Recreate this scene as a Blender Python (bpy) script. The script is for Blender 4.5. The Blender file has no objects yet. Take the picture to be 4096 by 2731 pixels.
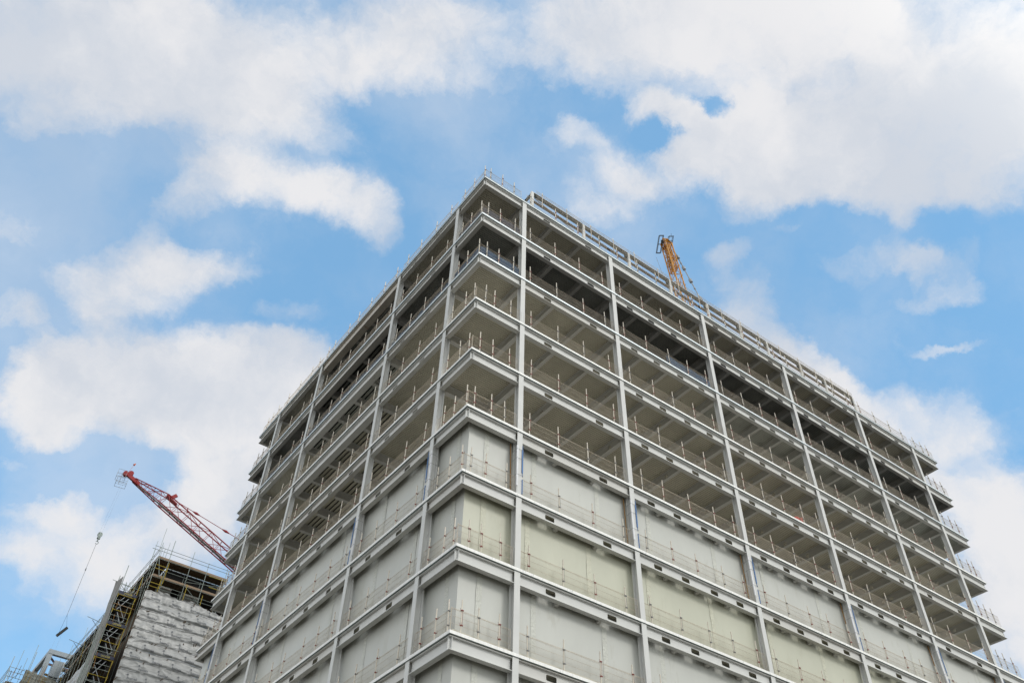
import bpy, math, random
from math import sin, cos, pi, radians, sqrt, atan2
from mathutils import Vector, Matrix
random.seed(7)
S = bpy.context.scene
COL = S.collection
# ------------------------------------------------------------------ camera
CAM = Vector((-18.06516, -29.25620, 1.67152))
YAW, PITCH, ROLL, FPX = radians(54.57457), radians(45.18056), radians(1.81244), 3453.592
fw = Vector((cos(PITCH)*cos(YAW), cos(PITCH)*sin(YAW), sin(PITCH)))
_r = Vector((sin(YAW), -cos(YAW), 0)); _u = _r.cross(fw)
rt = _r*cos(ROLL)+_u*sin(ROLL); up = -_r*sin(ROLL)+_u*cos(ROLL)
cd = bpy.data.cameras.new('camera'); cam = bpy.data.objects.new('camera', cd); COL.objects.link(cam)
cam.matrix_world = Matrix(((rt.x, up.x, -fw.x, CAM.x), (rt.y, up.y, -fw.y, CAM.y), (rt.z, up.z, -fw.z, CAM.z), (0, 0, 0, 1)))
cd.sensor_width = 36; cd.lens = FPX/4096*36; cd.clip_start = .5; cd.clip_end = 6000
S.camera = cam
S.render.resolution_x = 1024; S.render.resolution_y = 682
def proj(p):
    d = Vector(p)-CAM; z = d.dot(fw)
    if z < .1: return (-9999, -9999)
    return (2048+FPX*d.dot(rt)/z, 1365.5-FPX*d.dot(up)/z)
def ray(x, y):
    return (fw+rt*((x-2048)/FPX)+up*((1365.5-y)/FPX)).normalized()
def seen(pts, m=60):
    xs = [proj(p) for p in pts]
    return not (max(a[0] for a in xs) < -m or min(a[0] for a in xs) > 4096+m or max(a[1] for a in xs) < -m or min(a[1] for a in xs) > 2731+m)
# ------------------------------------------------------------------ view, sun
S.view_settings.view_transform = 'Standard'; S.view_settings.look = 'None'
S.view_settings.exposure = 0.0; S.view_settings.gamma = 1
SUN_EL, SUN_AZ = radians(36), radians(-68)
sl = bpy.data.lights.new('sun', 'SUN'); sl.energy = 1.05; sl.angle = radians(16); sl.color = (1, .965, .91)
so = bpy.data.objects.new('sun', sl); COL.objects.link(so)
sd = Vector((cos(SUN_EL)*cos(SUN_AZ), cos(SUN_EL)*sin(SUN_AZ), sin(SUN_EL)))
so.rotation_euler = sd.to_track_quat('Z', 'Y').to_euler(); so.location = (0, -60, 90)
# ------------------------------------------------------------------ world: sky and clouds
W = bpy.data.worlds.new('World'); S.world = W; W.use_nodes = True
nt = W.node_tree; nt.nodes.clear()
def N(t, **k):
    n = nt.nodes.new(t)
    for a, b in k.items(): setattr(n, a, b)
    return n
def L(a, b): nt.links.new(a, b)
def M(op, a, b=None, c=None, clamp=False):
    n = N('ShaderNodeMath', operation=op, use_clamp=clamp)
    for i, v in enumerate((a, b, c)):
        if v is None: continue
        if isinstance(v, (int, float)): n.inputs[i].default_value = v
        else: L(v, n.inputs[i])
    return n.outputs[0]
out = N('ShaderNodeOutputWorld'); bg = N('ShaderNodeBackground'); L(bg.outputs[0], out.inputs[0])
sky = N('ShaderNodeTexSky', sky_type='NISHITA', sun_disc=False, sun_elevation=SUN_EL, sun_rotation=pi/2-SUN_AZ)
sky.air_density = 1.0; sky.dust_density = .6; sky.ozone_density = 1.6
SKY_K, BG = 1.0, 0.1
tc = N('ShaderNodeTexCoord')
def noise(vec, scale, det=6, rough=.55, off=0):
    n = N('ShaderNodeTexNoise'); n.inputs['Scale'].default_value = scale; n.inputs['Detail'].default_value = det
    n.inputs['Roughness'].default_value = rough
    if off:
        mp = N('ShaderNodeVectorMath', operation='ADD'); mp.inputs[1].default_value = (off, off*.7, -off); L(vec, mp.inputs[0]); vec = mp.outputs[0]
    L(vec, n.inputs['Vector']); return n
DIR = tc.outputs['Generated']
w1 = noise(DIR, 7.0, 9, .66)
sub = N('ShaderNodeVectorMath', operation='SUBTRACT'); L(w1.outputs['Color'], sub.inputs[0]); sub.inputs[1].default_value = (.5, .5, .5)
scl = N('ShaderNodeVectorMath', operation='SCALE'); L(sub.outputs[0], scl.inputs[0]); scl.inputs['Scale'].default_value = .10
add = N('ShaderNodeVectorMath', operation='ADD'); L(DIR, add.inputs[0]); L(scl.outputs[0], add.inputs[1])
WD = add.outputs[0]
# cloud masses of this sky: (x, y, rx, ry, turn in degrees, weight), bearings measured on a 2352-wide frame
CL = [(150, 100, 330, 190, 0, 1.6), (420, 130, 260, 170, 20, 1.5), (600, 230, 170, 100, 25, 1.4), (200, 270, 240, 60, 0, .6), (80, 320, 110, 40, 0, .4),
      (500, 400, 110, 70, 0, .95), (620, 400, 130, 60, 15, .9), (740, 440, 110, 60, 25, 1.0), (850, 510, 90, 60, 50, 1.1), (440, 460, 70, 50, 0, .45), (890, 570, 50, 40, 0, .4), (470, 340, 90, 40, 0, .5),
      (850, 60, 250, 110, 0, .95), (1030, 70, 180, 110, 0, 1.0), (760, 120, 110, 90, 0, .5), (900, 160, 220, 60, 10, .4), (1080, 200, 140, 40, 0, .35),
      (300, 590, 130, 70, -15, .75), (430, 610, 130, 60, 10, .75), (250, 680, 110, 80, 0, .7), (380, 660, 120, 70, 0, .65), (520, 620, 60, 40, 0, .3), (230, 740, 70, 60, 0, .55), (350, 500, 110, 60, 0, .3), (130, 640, 80, 60, 0, .3),
      (20, 520, 90, 80, 0, .35), (20, 720, 70, 60, 0, .6), (80, 740, 60, 50, 0, .45), (640, 720, 80, 32, 0, .5),
      (180, 860, 190, 90, 0, 1.5), (420, 860, 250, 110, 0, 1.7), (620, 880, 160, 110, 0, 1.6), (260, 950, 230, 80, 5, 1.2), (500, 980, 220, 120, 10, 1.2), (600, 1080, 150, 90, 0, .9), (90, 920, 90, 90, 0, .9), (110, 990, 60, 50, 0, .6), (640, 800, 90, 40, 0, .8), (720, 840, 60, 60, 0, 1.0),
      (90, 1065, 90, 25, 0, .3), (90, 1180, 70, 40, 0, .5), (160, 1170, 70, 60, 0, .7), (150, 1260, 140, 90, 0, .9), (230, 1290, 80, 90, 0, .7), (40, 1290, 80, 60, 0, .7), (120, 1370, 120, 50, 0, .5),
      (360, 1180, 110, 80, 0, .8), (440, 1200, 100, 80, 0, .8), (520, 1140, 110, 100, 0, .9), (400, 1290, 130, 90, 0, .7), (330, 1340, 100, 60, 0, .35),
      (1500, 60, 330, 110, 0, 1.3), (1900, 40, 480, 130, 0, 1.6), (1300, 110, 150, 90, 0, .85), (1450, 170, 170, 60, 10, .6), (1330, 200, 120, 40, 0, .3),
      (1700, 330, 170, 110, 15, 1.4), (1900, 300, 260, 160, 0, 1.7), (2150, 290, 250, 190, 0, 1.7), (2300, 250, 150, 180, 0, 1.5), (1820, 420, 180, 50, 5, .9), (2050, 430, 160, 60, 5, 1.0), (2200, 460, 110, 60, 0, 1.0), (1590, 370, 70, 50, 30, .8),
      (1530, 235, 60, 35, 15, 1.2), (1475, 245, 40, 40, 0, .8), (1590, 270, 60, 35, 40, .9), (1500, 290, 60, 25, 0, .3), (1640, 243, 52, 28, 20, -1.1), (1532, 308, 48, 30, 0, -.7),
      (1350, 320, 60, 35, 20, .6), (1450, 390, 110, 50, 20, .6), (1370, 440, 110, 60, 0, .45), (1500, 430, 100, 50, 20, .5), (1400, 490, 110, 50, 0, .35), (1290, 340, 60, 50, 0, .3),
      (1700, 470, 70, 35, 0, .5), (2065, 505, 40, 34, 0, .6), (1800, 525, 70, 16, 0, .35), (2060, 590, 90, 40, 20, .4), (2170, 640, 110, 45, 20, .5), (2150, 695, 90, 25, 0, .45), (2240, 600, 40, 40, 0, .3), (1960, 610, 60, 40, 0, .3),
      (1690, 570, 60, 35, 0, .5), (1640, 600, 60, 50, 0, .4), (1720, 650, 90, 80, 0, .5), (1740, 720, 80, 60, 0, .5), (1660, 700, 70, 70, 0, .4),
      (1800, 830, 110, 70, 30, 1.3), (1890, 880, 110, 70, 35, 1.3), (1980, 940, 110, 60, 40, 1.1), (2080, 1040, 110, 80, 40, .7), (1700, 760, 80, 50, 20, .7),
      (2090, 930, 60, 50, 20, .5), (2190, 960, 70, 80, 30, .55), (2250, 1010, 80, 70, 0, .6), (2150, 1060, 60, 60, 0, .4), (2270, 1160, 160, 90, 0, 1.1), (2300, 1280, 150, 180, 0, 1.2), (2330, 1430, 100, 200, 0, 1.1), (2170, 1120, 60, 40, 0, .5), (2170, 805, 65, 15, -5, .6), (2230, 800, 50, 18, 0, .35),
      (1195, 85, 50, 60, -20, -.55), (1215, 150, 60, 30, 20, .4), (1000, 300, 160, 60, 0, .12), (1100, 420, 170, 80, 0, .12)]
acc = None
for (x, y, rx, ry, tdeg, w) in CL:
    x *= 1.7415; y *= 1.7415; rx *= 1.7415; ry *= 1.7415
    c = ray(x, y); a = (rt*cos(radians(tdeg))-up*sin(radians(tdeg))); a = (a-c*a.dot(c)).normalized(); b = c.cross(a).normalized()
    ct = c.dot(fw); mt = Matrix((a, b, c)).transposed()
    mp = N('ShaderNodeMapping', vector_type='TEXTURE'); mp.inputs['Location'].default_value = c; mp.inputs['Rotation'].default_value = mt.to_euler('XYZ')
    mp.inputs['Scale'].default_value = (rx/FPX*ct*1.15, ry/FPX*ct*1.15, .5); 
    if acc is None: L(WD, mp.inputs[0])
    else:   # chained so that the shader evaluates one mass at a time
        z0 = M('MULTIPLY', acc, 1e-9); va = N('ShaderNodeVectorMath', operation='ADD'); L(WD, va.inputs[0]); L(z0, va.inputs[1]); L(va.outputs[0], mp.inputs[0])
    ln = N('ShaderNodeVectorMath', operation='LENGTH'); L(mp.outputs[0], ln.inputs[0])
    mr = N('ShaderNodeMapRange', interpolation_type='SMOOTHERSTEP'); L(ln.outputs['Value'], mr.inputs['Value'])
    mr.inputs['From Min'].default_value = 0; mr.inputs['From Max'].default_value = 1.35; mr.inputs['To Min'].default_value = w; mr.inputs['To Max'].default_value = 0
    acc = mr.outputs[0] if acc is None else M('ADD', acc, mr.outputs[0])
# outside the part of the sky in this frame, cloud is added and brightened to light the building
dt = N('ShaderNodeVectorMath', operation='DOT_PRODUCT'); L(DIR, dt.inputs[0]); dt.inputs[1].default_value = fw
away = N('ShaderNodeMapRange', interpolation_type='SMOOTHSTEP'); L(dt.outputs['Value'], away.inputs['Value'])
away.inputs['From Min'].default_value = .6; away.inputs['From Max'].default_value = .78; away.inputs['To Min'].default_value = 1.3; away.inputs['To Max'].default_value = 0
acc = M('ADD', acc, away.outputs[0])
n1 = noise(WD, 8, 10, .6, 3.1); n2 = noise(WD, 26, 8, .65, 1.7); n0 = noise(DIR, 3.2, 4, .5, 5.3)
fb = M('ADD', M('MULTIPLY', M('SUBTRACT', n1.outputs['Fac'], .5), 1.9), M('MULTIPLY', M('SUBTRACT', n2.outputs['Fac'], .5), .8))
soft = M('MULTIPLY', M('SUBTRACT', 1, M('POWER', 2.718, M('MULTIPLY', M('MAXIMUM', acc, 0), -.85))), 1.9)   # saturating sum of the masses
dens = M('ADD', soft, fb)
al = N('ShaderNodeMapRange', interpolation_type='SMOOTHSTEP'); L(dens, al.inputs['Value'])
al.inputs['From Min'].default_value = .0; al.inputs['From Max'].default_value = 1.55; al.inputs['To Min'].default_value = .04; al.inputs['To Max'].default_value = 1
veil = N('ShaderNodeMapRange', interpolation_type='SMOOTHSTEP'); nv = noise(WD, 2.6, 8, .55, 8.2); L(nv.outputs['Fac'], veil.inputs['Value'])
veil.inputs['From Min'].default_value = .38; veil.inputs['From Max'].default_value = .66; veil.inputs['To Min'].default_value = .02; veil.inputs['To Max'].default_value = .42
AL = M('MAXIMUM', al.outputs[0], veil.outputs[0])
# thick parts: white where thin edges catch the sun, greyer in the broad bellies
gr = N('ShaderNodeMapRange', interpolation_type='SMOOTHSTEP'); ni = noise(WD, 6, 8, .55, 11.3)
L(M('ADD', M('ADD', M('MULTIPLY', n0.outputs['Fac'], 1.0), M('MULTIPLY', ni.outputs['Fac'], .7)), M('MULTIPLY', fb, .22)), gr.inputs['Value'])
gr.inputs['From Min'].default_value = .68; gr.inputs['From Max'].default_value = 1.0
cm = N('ShaderNodeMix', data_type='RGBA'); L(gr.outputs[0], cm.inputs['Factor'])
cm.inputs['A'].default_value = (.63, .675, .75, 1); cm.inputs['B'].default_value = (.83, .83, .85, 1)
skm = N('ShaderNodeMix', data_type='RGBA', blend_type='MULTIPLY'); skm.inputs['Factor'].default_value = 1
L(sky.outputs[0], skm.inputs['A']); skm.inputs['B'].default_value = (.135, .265, .285, 1)
even = N('ShaderNodeMix', data_type='RGBA'); even.inputs['Factor'].default_value = .68; L(skm.outputs['Result'], even.inputs['A']); even.inputs['B'].default_value = (.235, .475, .77, 1)
# cloud is brighter and warmer on the side where the veiled sun stands
ds = N('ShaderNodeVectorMath', operation='DOT_PRODUCT'); L(DIR, ds.inputs[0]); ds.inputs[1].default_value = sd
gl = N('ShaderNodeMapRange', interpolation_type='SMOOTHSTEP'); L(ds.outputs['Value'], gl.inputs['Value'])
gl.inputs['From Min'].default_value = .5; gl.inputs['From Max'].default_value = 1.0; gl.inputs['To Min'].default_value = 0; gl.inputs['To Max'].default_value = 1
cw = N('ShaderNodeMix', data_type='RGBA'); L(gl.outputs[0], cw.inputs['Factor']); L(cm.outputs['Result'], cw.inputs['A']); cw.inputs['B'].default_value = (1.85, 1.79, 1.66, 1)
aw = N('ShaderNodeMix', data_type='RGBA'); L(M('MULTIPLY', away.outputs[0], .6), aw.inputs['Factor']); L(cw.outputs['Result'], aw.inputs['A']); aw.inputs['B'].default_value = (1.32, 1.33, 1.30, 1)  # out-of-frame cloud brightened to serve as fill light
fin = N('ShaderNodeMix', data_type='RGBA'); L(AL, fin.inputs['Factor']); L(even.outputs['Result'], fin.inputs['A']); L(aw.outputs['Result'], fin.inputs['B'])
L(fin.outputs['Result'], bg.inputs['Color']); bg.inputs['Strength'].default_value = 1.0

# ------------------------------------------------------------------ helpers
class MB:
    def __init__(s): s.v = []; s.f = []
    def poly(s, pts):
        b = len(s.v); s.v += [tuple(p) for p in pts]; s.f.append(tuple(range(b, b+len(pts)))); return s
    def box(s, x0, x1, y0, y1, z0, z1):
        b = len(s.v)
        s.v += [(x0, y0, z0), (x1, y0, z0), (x1, y1, z0), (x0, y1, z0), (x0, y0, z1), (x1, y0, z1), (x1, y1, z1), (x0, y1, z1)]
        s.f += [tuple(b+i for i in q) for q in ((0, 3, 2, 1), (4, 5, 6, 7), (0, 1, 5, 4), (1, 2, 6, 5), (2, 3, 7, 6), (3, 0, 4, 7))]
        return s
    def tube(s, p, q, r, n=6, r2=None, cap=True):
        p = Vector(p); q = Vector(q); d = (q-p)
        if d.length < 1e-6: return s
        d.normalize(); a = d.orthogonal().normalized(); c = d.cross(a); b = len(s.v); r2 = r if r2 is None else r2
        for k in range(n):
            o = a*cos(2*pi*k/n)+c*sin(2*pi*k/n); s.v.append(tuple(p+o*r)); s.v.append(tuple(q+o*r2))
        for k in range(n):
            j = (k+1) % n; s.f.append((b+2*k, b+2*j, b+2*j+1, b+2*k+1))
        if cap: s.f.append(tuple(b+2*k for k in range(n))[::-1]); s.f.append(tuple(b+2*k+1 for k in range(n)))
        return s
    def beam(s, p, q, w, h, upv=(0, 0, 1)):
        p = Vector(p); q = Vector(q); d = (q-p).normalized(); a = d.cross(Vector(upv)).normalized(); c = a.cross(d); b = len(s.v)
        for e in (p, q):
            for i, j in ((-1, -1), (1, -1), (1, 1), (-1, 1)): s.v.append(tuple(e+a*(w/2*i)+c*(h/2*j)))
        s.f += [tuple(b+i for i in q_) for q_ in ((0, 3, 2, 1), (4, 5, 6, 7), (0, 1, 5, 4), (1, 2, 6, 5), (2, 3, 7, 6), (3, 0, 4, 7))]
        return s
    def build(s, name, mat, parent=None, swap=False, smooth=False):
        me = bpy.data.meshes.new(name)
        vv = [(b, a, c) for a, b, c in s.v] if swap else s.v
        ff = [f[::-1] for f in s.f] if swap else s.f
        me.from_pydata(vv, [], ff); me.update()
        if smooth:
            me.polygons.foreach_set('use_smooth', [True]*len(me.polygons))
        me.materials.append(mat)
        o = bpy.data.objects.new(name, me); COL.objects.link(o)
        if parent: o.parent = parent
        return o
def tag(o, label=None, cat=None, group=None, kind=None):
    if label: o['label'] = label
    if cat: o['category'] = cat
    if group: o['group'] = group
    if kind: o['kind'] = kind
    return o
def empty(name, loc=(0, 0, 0)):
    o = bpy.data.objects.new(name, None); COL.objects.link(o); o.location = loc; o.empty_display_size = .3; return o
def inst(src, parent, loc=(0, 0, 0), rz=0, name=None):
    c = src.copy(); COL.objects.link(c); c.parent = parent; c.location = loc; c.rotation_euler = (0, 0, rz)
    if name: c.name = name
    return c
# materials --------------------------------------------------------
def mat(name, col, rough=.6, metal=0, var=.12, scale=2.0, bump=0, bscale=20, col2=None, thr=None, spec=.4, stretch=(1, 1, 1), obj=False):
    m = bpy.data.materials.new(name); m.use_nodes = True; t = m.node_tree; p = t.nodes['Principled BSDF']
    p.inputs['Roughness'].default_value = rough; p.inputs['Metallic'].default_value = metal; p.inputs['Specular IOR Level'].default_value = spec
    tcn = t.nodes.new('ShaderNodeTexCoord'); mp = t.nodes.new('ShaderNodeMapping'); mp.inputs['Scale'].default_value = stretch
    t.links.new(tcn.outputs['Object'], mp.inputs[0])
    n = t.nodes.new('ShaderNodeTexNoise'); n.inputs['Scale'].default_value = scale; n.inputs['Detail'].default_value = 8; n.inputs['Roughness'].default_value = .6
    t.links.new(mp.outputs[0], n.inputs['Vector'])
    r = t.nodes.new('ShaderNodeValToRGB'); t.links.new(n.outputs['Fac'], r.inputs[0])
    c1 = [min(1, c*(1-var)) for c in col]; c2 = [min(1, c*(1+var)) for c in col]
    r.color_ramp.elements[0].position = .3; r.color_ramp.elements[0].color = (*c1, 1)
    r.color_ramp.elements[1].position = .7; r.color_ramp.elements[1].color = (*c2, 1)
    last = r.outputs[0]
    if col2:
        n2 = t.nodes.new('ShaderNodeTexNoise'); n2.inputs['Scale'].default_value = scale*2.7; n2.inputs['Detail'].default_value = 10; n2.inputs['Roughness'].default_value = .7
        t.links.new(mp.outputs[0], n2.inputs['Vector'])
        r2 = t.nodes.new('ShaderNodeValToRGB'); t.links.new(n2.outputs['Fac'], r2.inputs[0]); th = thr or .62
        r2.color_ramp.elements[0].position = th; r2.color_ramp.elements[0].color = (0, 0, 0, 1); r2.color_ramp.elements[1].position = th+.08; r2.color_ramp.elements[1].color = (1, 1, 1, 1)
        mx = t.nodes.new('ShaderNodeMix'); mx.data_type = 'RGBA'; t.links.new(r2.outputs[0], mx.inputs['Factor']); t.links.new(last, mx.inputs['A']); mx.inputs['B'].default_value = (*col2, 1); last = mx.outputs['Result']
    t.links.new(last, p.inputs['Base Color'])
    if bump:
        nb = t.nodes.new('ShaderNodeTexNoise'); nb.inputs['Scale'].default_value = bscale; nb.inputs['Detail'].default_value = 5; t.links.new(mp.outputs[0], nb.inputs['Vector'])
        bp = t.nodes.new('ShaderNodeBump'); bp.inputs['Strength'].default_value = bump; bp.inputs['Distance'].default_value = .05
        t.links.new(nb.outputs['Fac'], bp.inputs['Height']); t.links.new(bp.outputs[0], p.inputs['Normal'])
    return m
PAINT = mat('white_steel_paint', (.62, .625, .61), .5, var=.05, scale=.8, col2=(.40, .36, .30), thr=.72)
PAINT2 = mat('warm_steel_paint', (.58, .575, .55), .5, var=.06, scale=.7, col2=(.38, .30, .22), thr=.70)
RUSTP = mat('stained_steel_paint', (.50, .47, .42), .55, var=.10, scale=.6, col2=(.34, .19, .09), thr=.60)
GALV = mat('galvanised_trim', (.66, .71, .73), .42, .25, var=.10, scale=1.3, col2=(.36, .40, .42), thr=.60, stretch=(3, 3, .6))
GALVC = mat('limewashed_trim', (.84, .84, .82), .6, .1, var=.08, scale=1.3, col2=(.30, .33, .33), thr=.58, stretch=(5, 5, .5))
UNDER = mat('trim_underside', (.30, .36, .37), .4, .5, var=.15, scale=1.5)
DECK = mat('deck_pan', (.62, .59, .49), .55, .15, var=.13, scale=.5)
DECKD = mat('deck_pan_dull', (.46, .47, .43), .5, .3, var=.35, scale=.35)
GROOVE_SHADE = mat('deck_groove_shade', (.05, .048, .04), .8)  # shade inside the ribs put into the colour as near-black
CONC = mat('concrete', (.60, .58, .52), .85, var=.12, scale=.7, bump=.2)
DIMC = mat('bounce_dimming_concrete', (.22, .215, .20), .7, var=.2, scale=.6)  # floor darkened to dim the bounce on the soffit above
DIMF = mat('bounce_cutting_floor', (.035, .038, .045), .7, var=.2)  # near-black floor, made up to cut bounce onto the soffit above
SHEETG = mat('grey_membrane', (.53, .54, .505), .42, var=.06, scale=.35, bump=.3, bscale=1.6, stretch=(1, 1, .35), col2=(.49, .495, .45), thr=.58)
SHEETC = mat('cream_membrane', (.53, .535, .435), .42, var=.06, scale=.35, bump=.3, bscale=1.6, stretch=(1, 1, .35), col2=(.49, .49, .39), thr=.58)
TAPE = mat('seam_tape', (.54, .55, .50), .38, var=.06, scale=2, bump=.9, bscale=7)
TAPEC = mat('cream_seam_tape', (.55, .55, .44), .38, var=.06, scale=2, bump=.9, bscale=7)
POSTM = mat('white_post_paint', (.66, .61, .52), .5, var=.14, scale=3, col2=(.26, .09, .05), thr=.57)
RUSTY = mat('rusty_wire', (.52, .46, .37), .6, .2, var=.25, scale=2, col2=(.30, .15, .07), thr=.56)
REDC = mat('red_coupler', (.20, .035, .025), .5, var=.3, scale=9)
GREYC = mat('grey_coupler', (.16, .16, .16), .5, .5, var=.3, scale=9)
KERB = mat('kerb_board', (.60, .58, .50), .6, var=.08, scale=1.2, col2=(.42, .22, .10), thr=.66)
BLUEN = mat('blue_net', (.012, .06, .13), .8, var=.25, scale=3)
GREYN = mat('grey_blue_net', (.05, .055, .075), .8, var=.25, scale=3)
BLUEP = mat('blue_protector', (.04, .14, .36), .5, var=.15)
WHITEP = mat('white_protector', (.75, .76, .78), .5)
TIMBER = mat('timber', (.30, .165, .06), .75, var=.25, scale=3, stretch=(4, 4, .5))
GAP_SHADE = mat('gap_shade_fill', (.02, .02, .02), .8)  # near-black colour standing in for shade under the scaffold lifts
BROWNB = mat('scaffold_board', (.27, .195, .135), .8, var=.2, scale=1.5)
BROWND = mat('dark_board', (.10, .065, .035), .85, var=.35, scale=1.5)
TUBEM = mat('scaffold_tube', (.30, .34, .31), .4, .7, var=.2, scale=2)
TUBEY = mat('yellow_tube', (.36, .27, .03), .5, .1, var=.2, scale=2)
REDK = mat('crane_red', (.27, .012, .014), .45, var=.15)
YELK = mat('crane_yellow', (.52, .225, .012), .45, var=.2, col2=(.25, .10, .02), thr=.62)
DGREY = mat('dark_grey_steel', (.07, .075, .08), .5, .4)
MGREY = mat('mid_grey_steel', (.26, .28, .30), .5, .3)
SLATE = mat('frame_blue_grey', (.27, .31, .34), .5, .1, var=.06)
PURP = mat('red_oxide_brace', (.10, .055, .075), .6)
WRAP = mat('white_sheeting', (.37, .375, .37), .34, var=.22, scale=.9, bump=.2, bscale=6, stretch=(.35, 1, 1.3))
def crumple(m, sc, dist):
    t = m.node_tree; p = t.nodes['Principled BSDF']; tcn = t.nodes.new('ShaderNodeTexCoord'); n = t.nodes.new('ShaderNodeTexNoise'); n.inputs['Scale'].default_value = .8; n.inputs['Detail'].default_value = 3
    mp = t.nodes.new('ShaderNodeMapping'); mp.inputs['Scale'].default_value = (.55, 1, 1.5); t.links.new(tcn.outputs['Object'], mp.inputs[0])
    mx = t.nodes.new('ShaderNodeVectorMath'); mx.operation = 'ADD'; t.links.new(mp.outputs[0], n.inputs['Vector']); t.links.new(mp.outputs[0], mx.inputs[0]); t.links.new(n.outputs['Color'], mx.inputs[1])
    v = t.nodes.new('ShaderNodeTexVoronoi'); v.feature = 'F1'; v.inputs['Scale'].default_value = sc; t.links.new(mx.outputs[0], v.inputs['Vector'])
    b = t.nodes.new('ShaderNodeBump'); b.inputs['Strength'].default_value = .35; b.inputs['Distance'].default_value = dist; t.links.new(v.outputs['Distance'], b.inputs['Height'])
    old = p.inputs['Normal'].links[0].from_socket; t.links.new(old, b.inputs['Normal']); t.links.new(b.outputs[0], p.inputs['Normal'])
crumple(WRAP, 1.5, .22)
NETG = mat('grey_netting', (.25, .245, .235), .8, var=.3, scale=2.5, stretch=(1, 3, .6))
PRINT = mat('print_ink', (.07, .08, .10), .6)
PRINTB = mat('print_blue', (.10, .22, .34), .6)
SIGNB = mat('navy_board', (.028, .034, .065), .6)
SIGNY = mat('yellow_lettering', (.50, .42, .06), .6)
GLASSB = mat('blue_glass', (.01, .20, .36), .12, .0, spec=.8)
GROUND = mat('ground_paving', (.135, .118, .09), .9, var=.15, scale=.15)
ROADM = mat('asphalt', (.05, .05, .052), .9, var=.2, scale=.5)

# ------------------------------------------------------------------ ground
g = MB(); g.box(-1500, 1500, -1500, 1500, -.5, 0); tag(g.build('ground', GROUND), kind='structure')
g = MB(); g.poly([(-300, -16, .004), (300, -16, .004), (300, -7, .004), (-300, -7, .004)]); tag(g.build('road', ROADM), kind='structure')

# ------------------------------------------------------------------ main building
TOP, H = 52.5, 4.2
X = [0, 3.35, 11.42, 21.12, 30.73, 40.39, 48.52, 52.53]
Y = [0, 3.60, 11.63, 24.37, 32.56, 36.68]
CW, CD0, CD1 = .34, .05, .43
# column strips run X[i]..X[i]+.34 on the right face; on the left face they end at Y[i]
def lz(k): return TOP-H*k
BLD = empty('unfinished_building', (0, 0, 0))
tag(BLD, 'large unfinished steel framed building with open decks above and pale sheeted storeys below', 'building')
def Hcol(a0, z0, z1, d0=CD0, d1=CD1):
    m = MB(); a1 = a0+CW
    m.box(a0, a1, d0, d0+.03, z0, z1); m.box(a0, a1, d1-.03, d1, z0, z1); m.box((a0+a1)/2-.011, (a0+a1)/2+.011, d0+.03, d1-.03, z0, z1)
    # splice plates with bolts
    for k in (3, 6, 9):
        zz = lz(k)
        m.box(a0+.03, a0+.12, d0-.006, d0, zz+.15, zz+.95); m.box(a1-.12, a1-.03, d0-.006, d0, zz+.15, zz+.95)
        for i in range(5):
            for xx in (a0+.075, a1-.075): m.box(xx-.014, xx+.014, d0-.022, d0-.006, zz+.25+i*.15, zz+.278+i*.15)
    return m
for i in range(1, 7): Hcol(X[i], 0, TOP-.14).build('column', PAINT, BLD)
for i in range(1, 5): Hcol(Y[i]-CW if i else 0, 0, TOP-.14).build('column', PAINT, BLD, swap=True)
for (a, b) in [(X[i], 11.5) for i in range(1, 7)]:
    m = MB(); m.box(a, a+.34, b, b+.34, 0, TOP-.14); m.build('column', PAINT, BLD)
# floor decks
NL = 12
DK, DKE = .13, .19    # profiled soffit between these depths
def deckX(x0, x1, y0, y1, z, m, g):      # ribs along X
    y = y0
    while y < y1-.02:
        e = min(y+.126, y1)
        m.poly([(x0, y, z-DKE), (x0, e, z-DKE), (x1, e, z-DKE), (x1, y, z-DKE)])
        if e < y1:
            n = min(y+.15, y1)
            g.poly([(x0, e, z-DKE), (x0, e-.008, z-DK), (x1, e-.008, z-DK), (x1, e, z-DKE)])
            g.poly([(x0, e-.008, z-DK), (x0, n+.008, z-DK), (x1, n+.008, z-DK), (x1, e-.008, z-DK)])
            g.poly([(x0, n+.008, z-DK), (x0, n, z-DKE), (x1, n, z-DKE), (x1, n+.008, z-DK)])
        y += .15
def deckY(x0, x1, y0, y1, z, m, g):      # ribs along Y, wider troughs
    x = x0
    while x < x1-.02:
        e = min(x+.20, x1)
        m.poly([(x, y0, z-DKE), (x, y1, z-DKE), (e, y1, z-DKE), (e, y0, z-DKE)])
        if e < x1:
            n = min(x+.30, x1)
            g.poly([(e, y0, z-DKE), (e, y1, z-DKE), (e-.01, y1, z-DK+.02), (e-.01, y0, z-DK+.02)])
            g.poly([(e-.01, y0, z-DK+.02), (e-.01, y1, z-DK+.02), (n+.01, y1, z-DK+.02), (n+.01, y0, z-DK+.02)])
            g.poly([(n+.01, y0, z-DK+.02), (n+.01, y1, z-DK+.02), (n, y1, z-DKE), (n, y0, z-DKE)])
        x += .30
I0 = .10   # profiled deck starts behind the edge trim return
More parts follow.
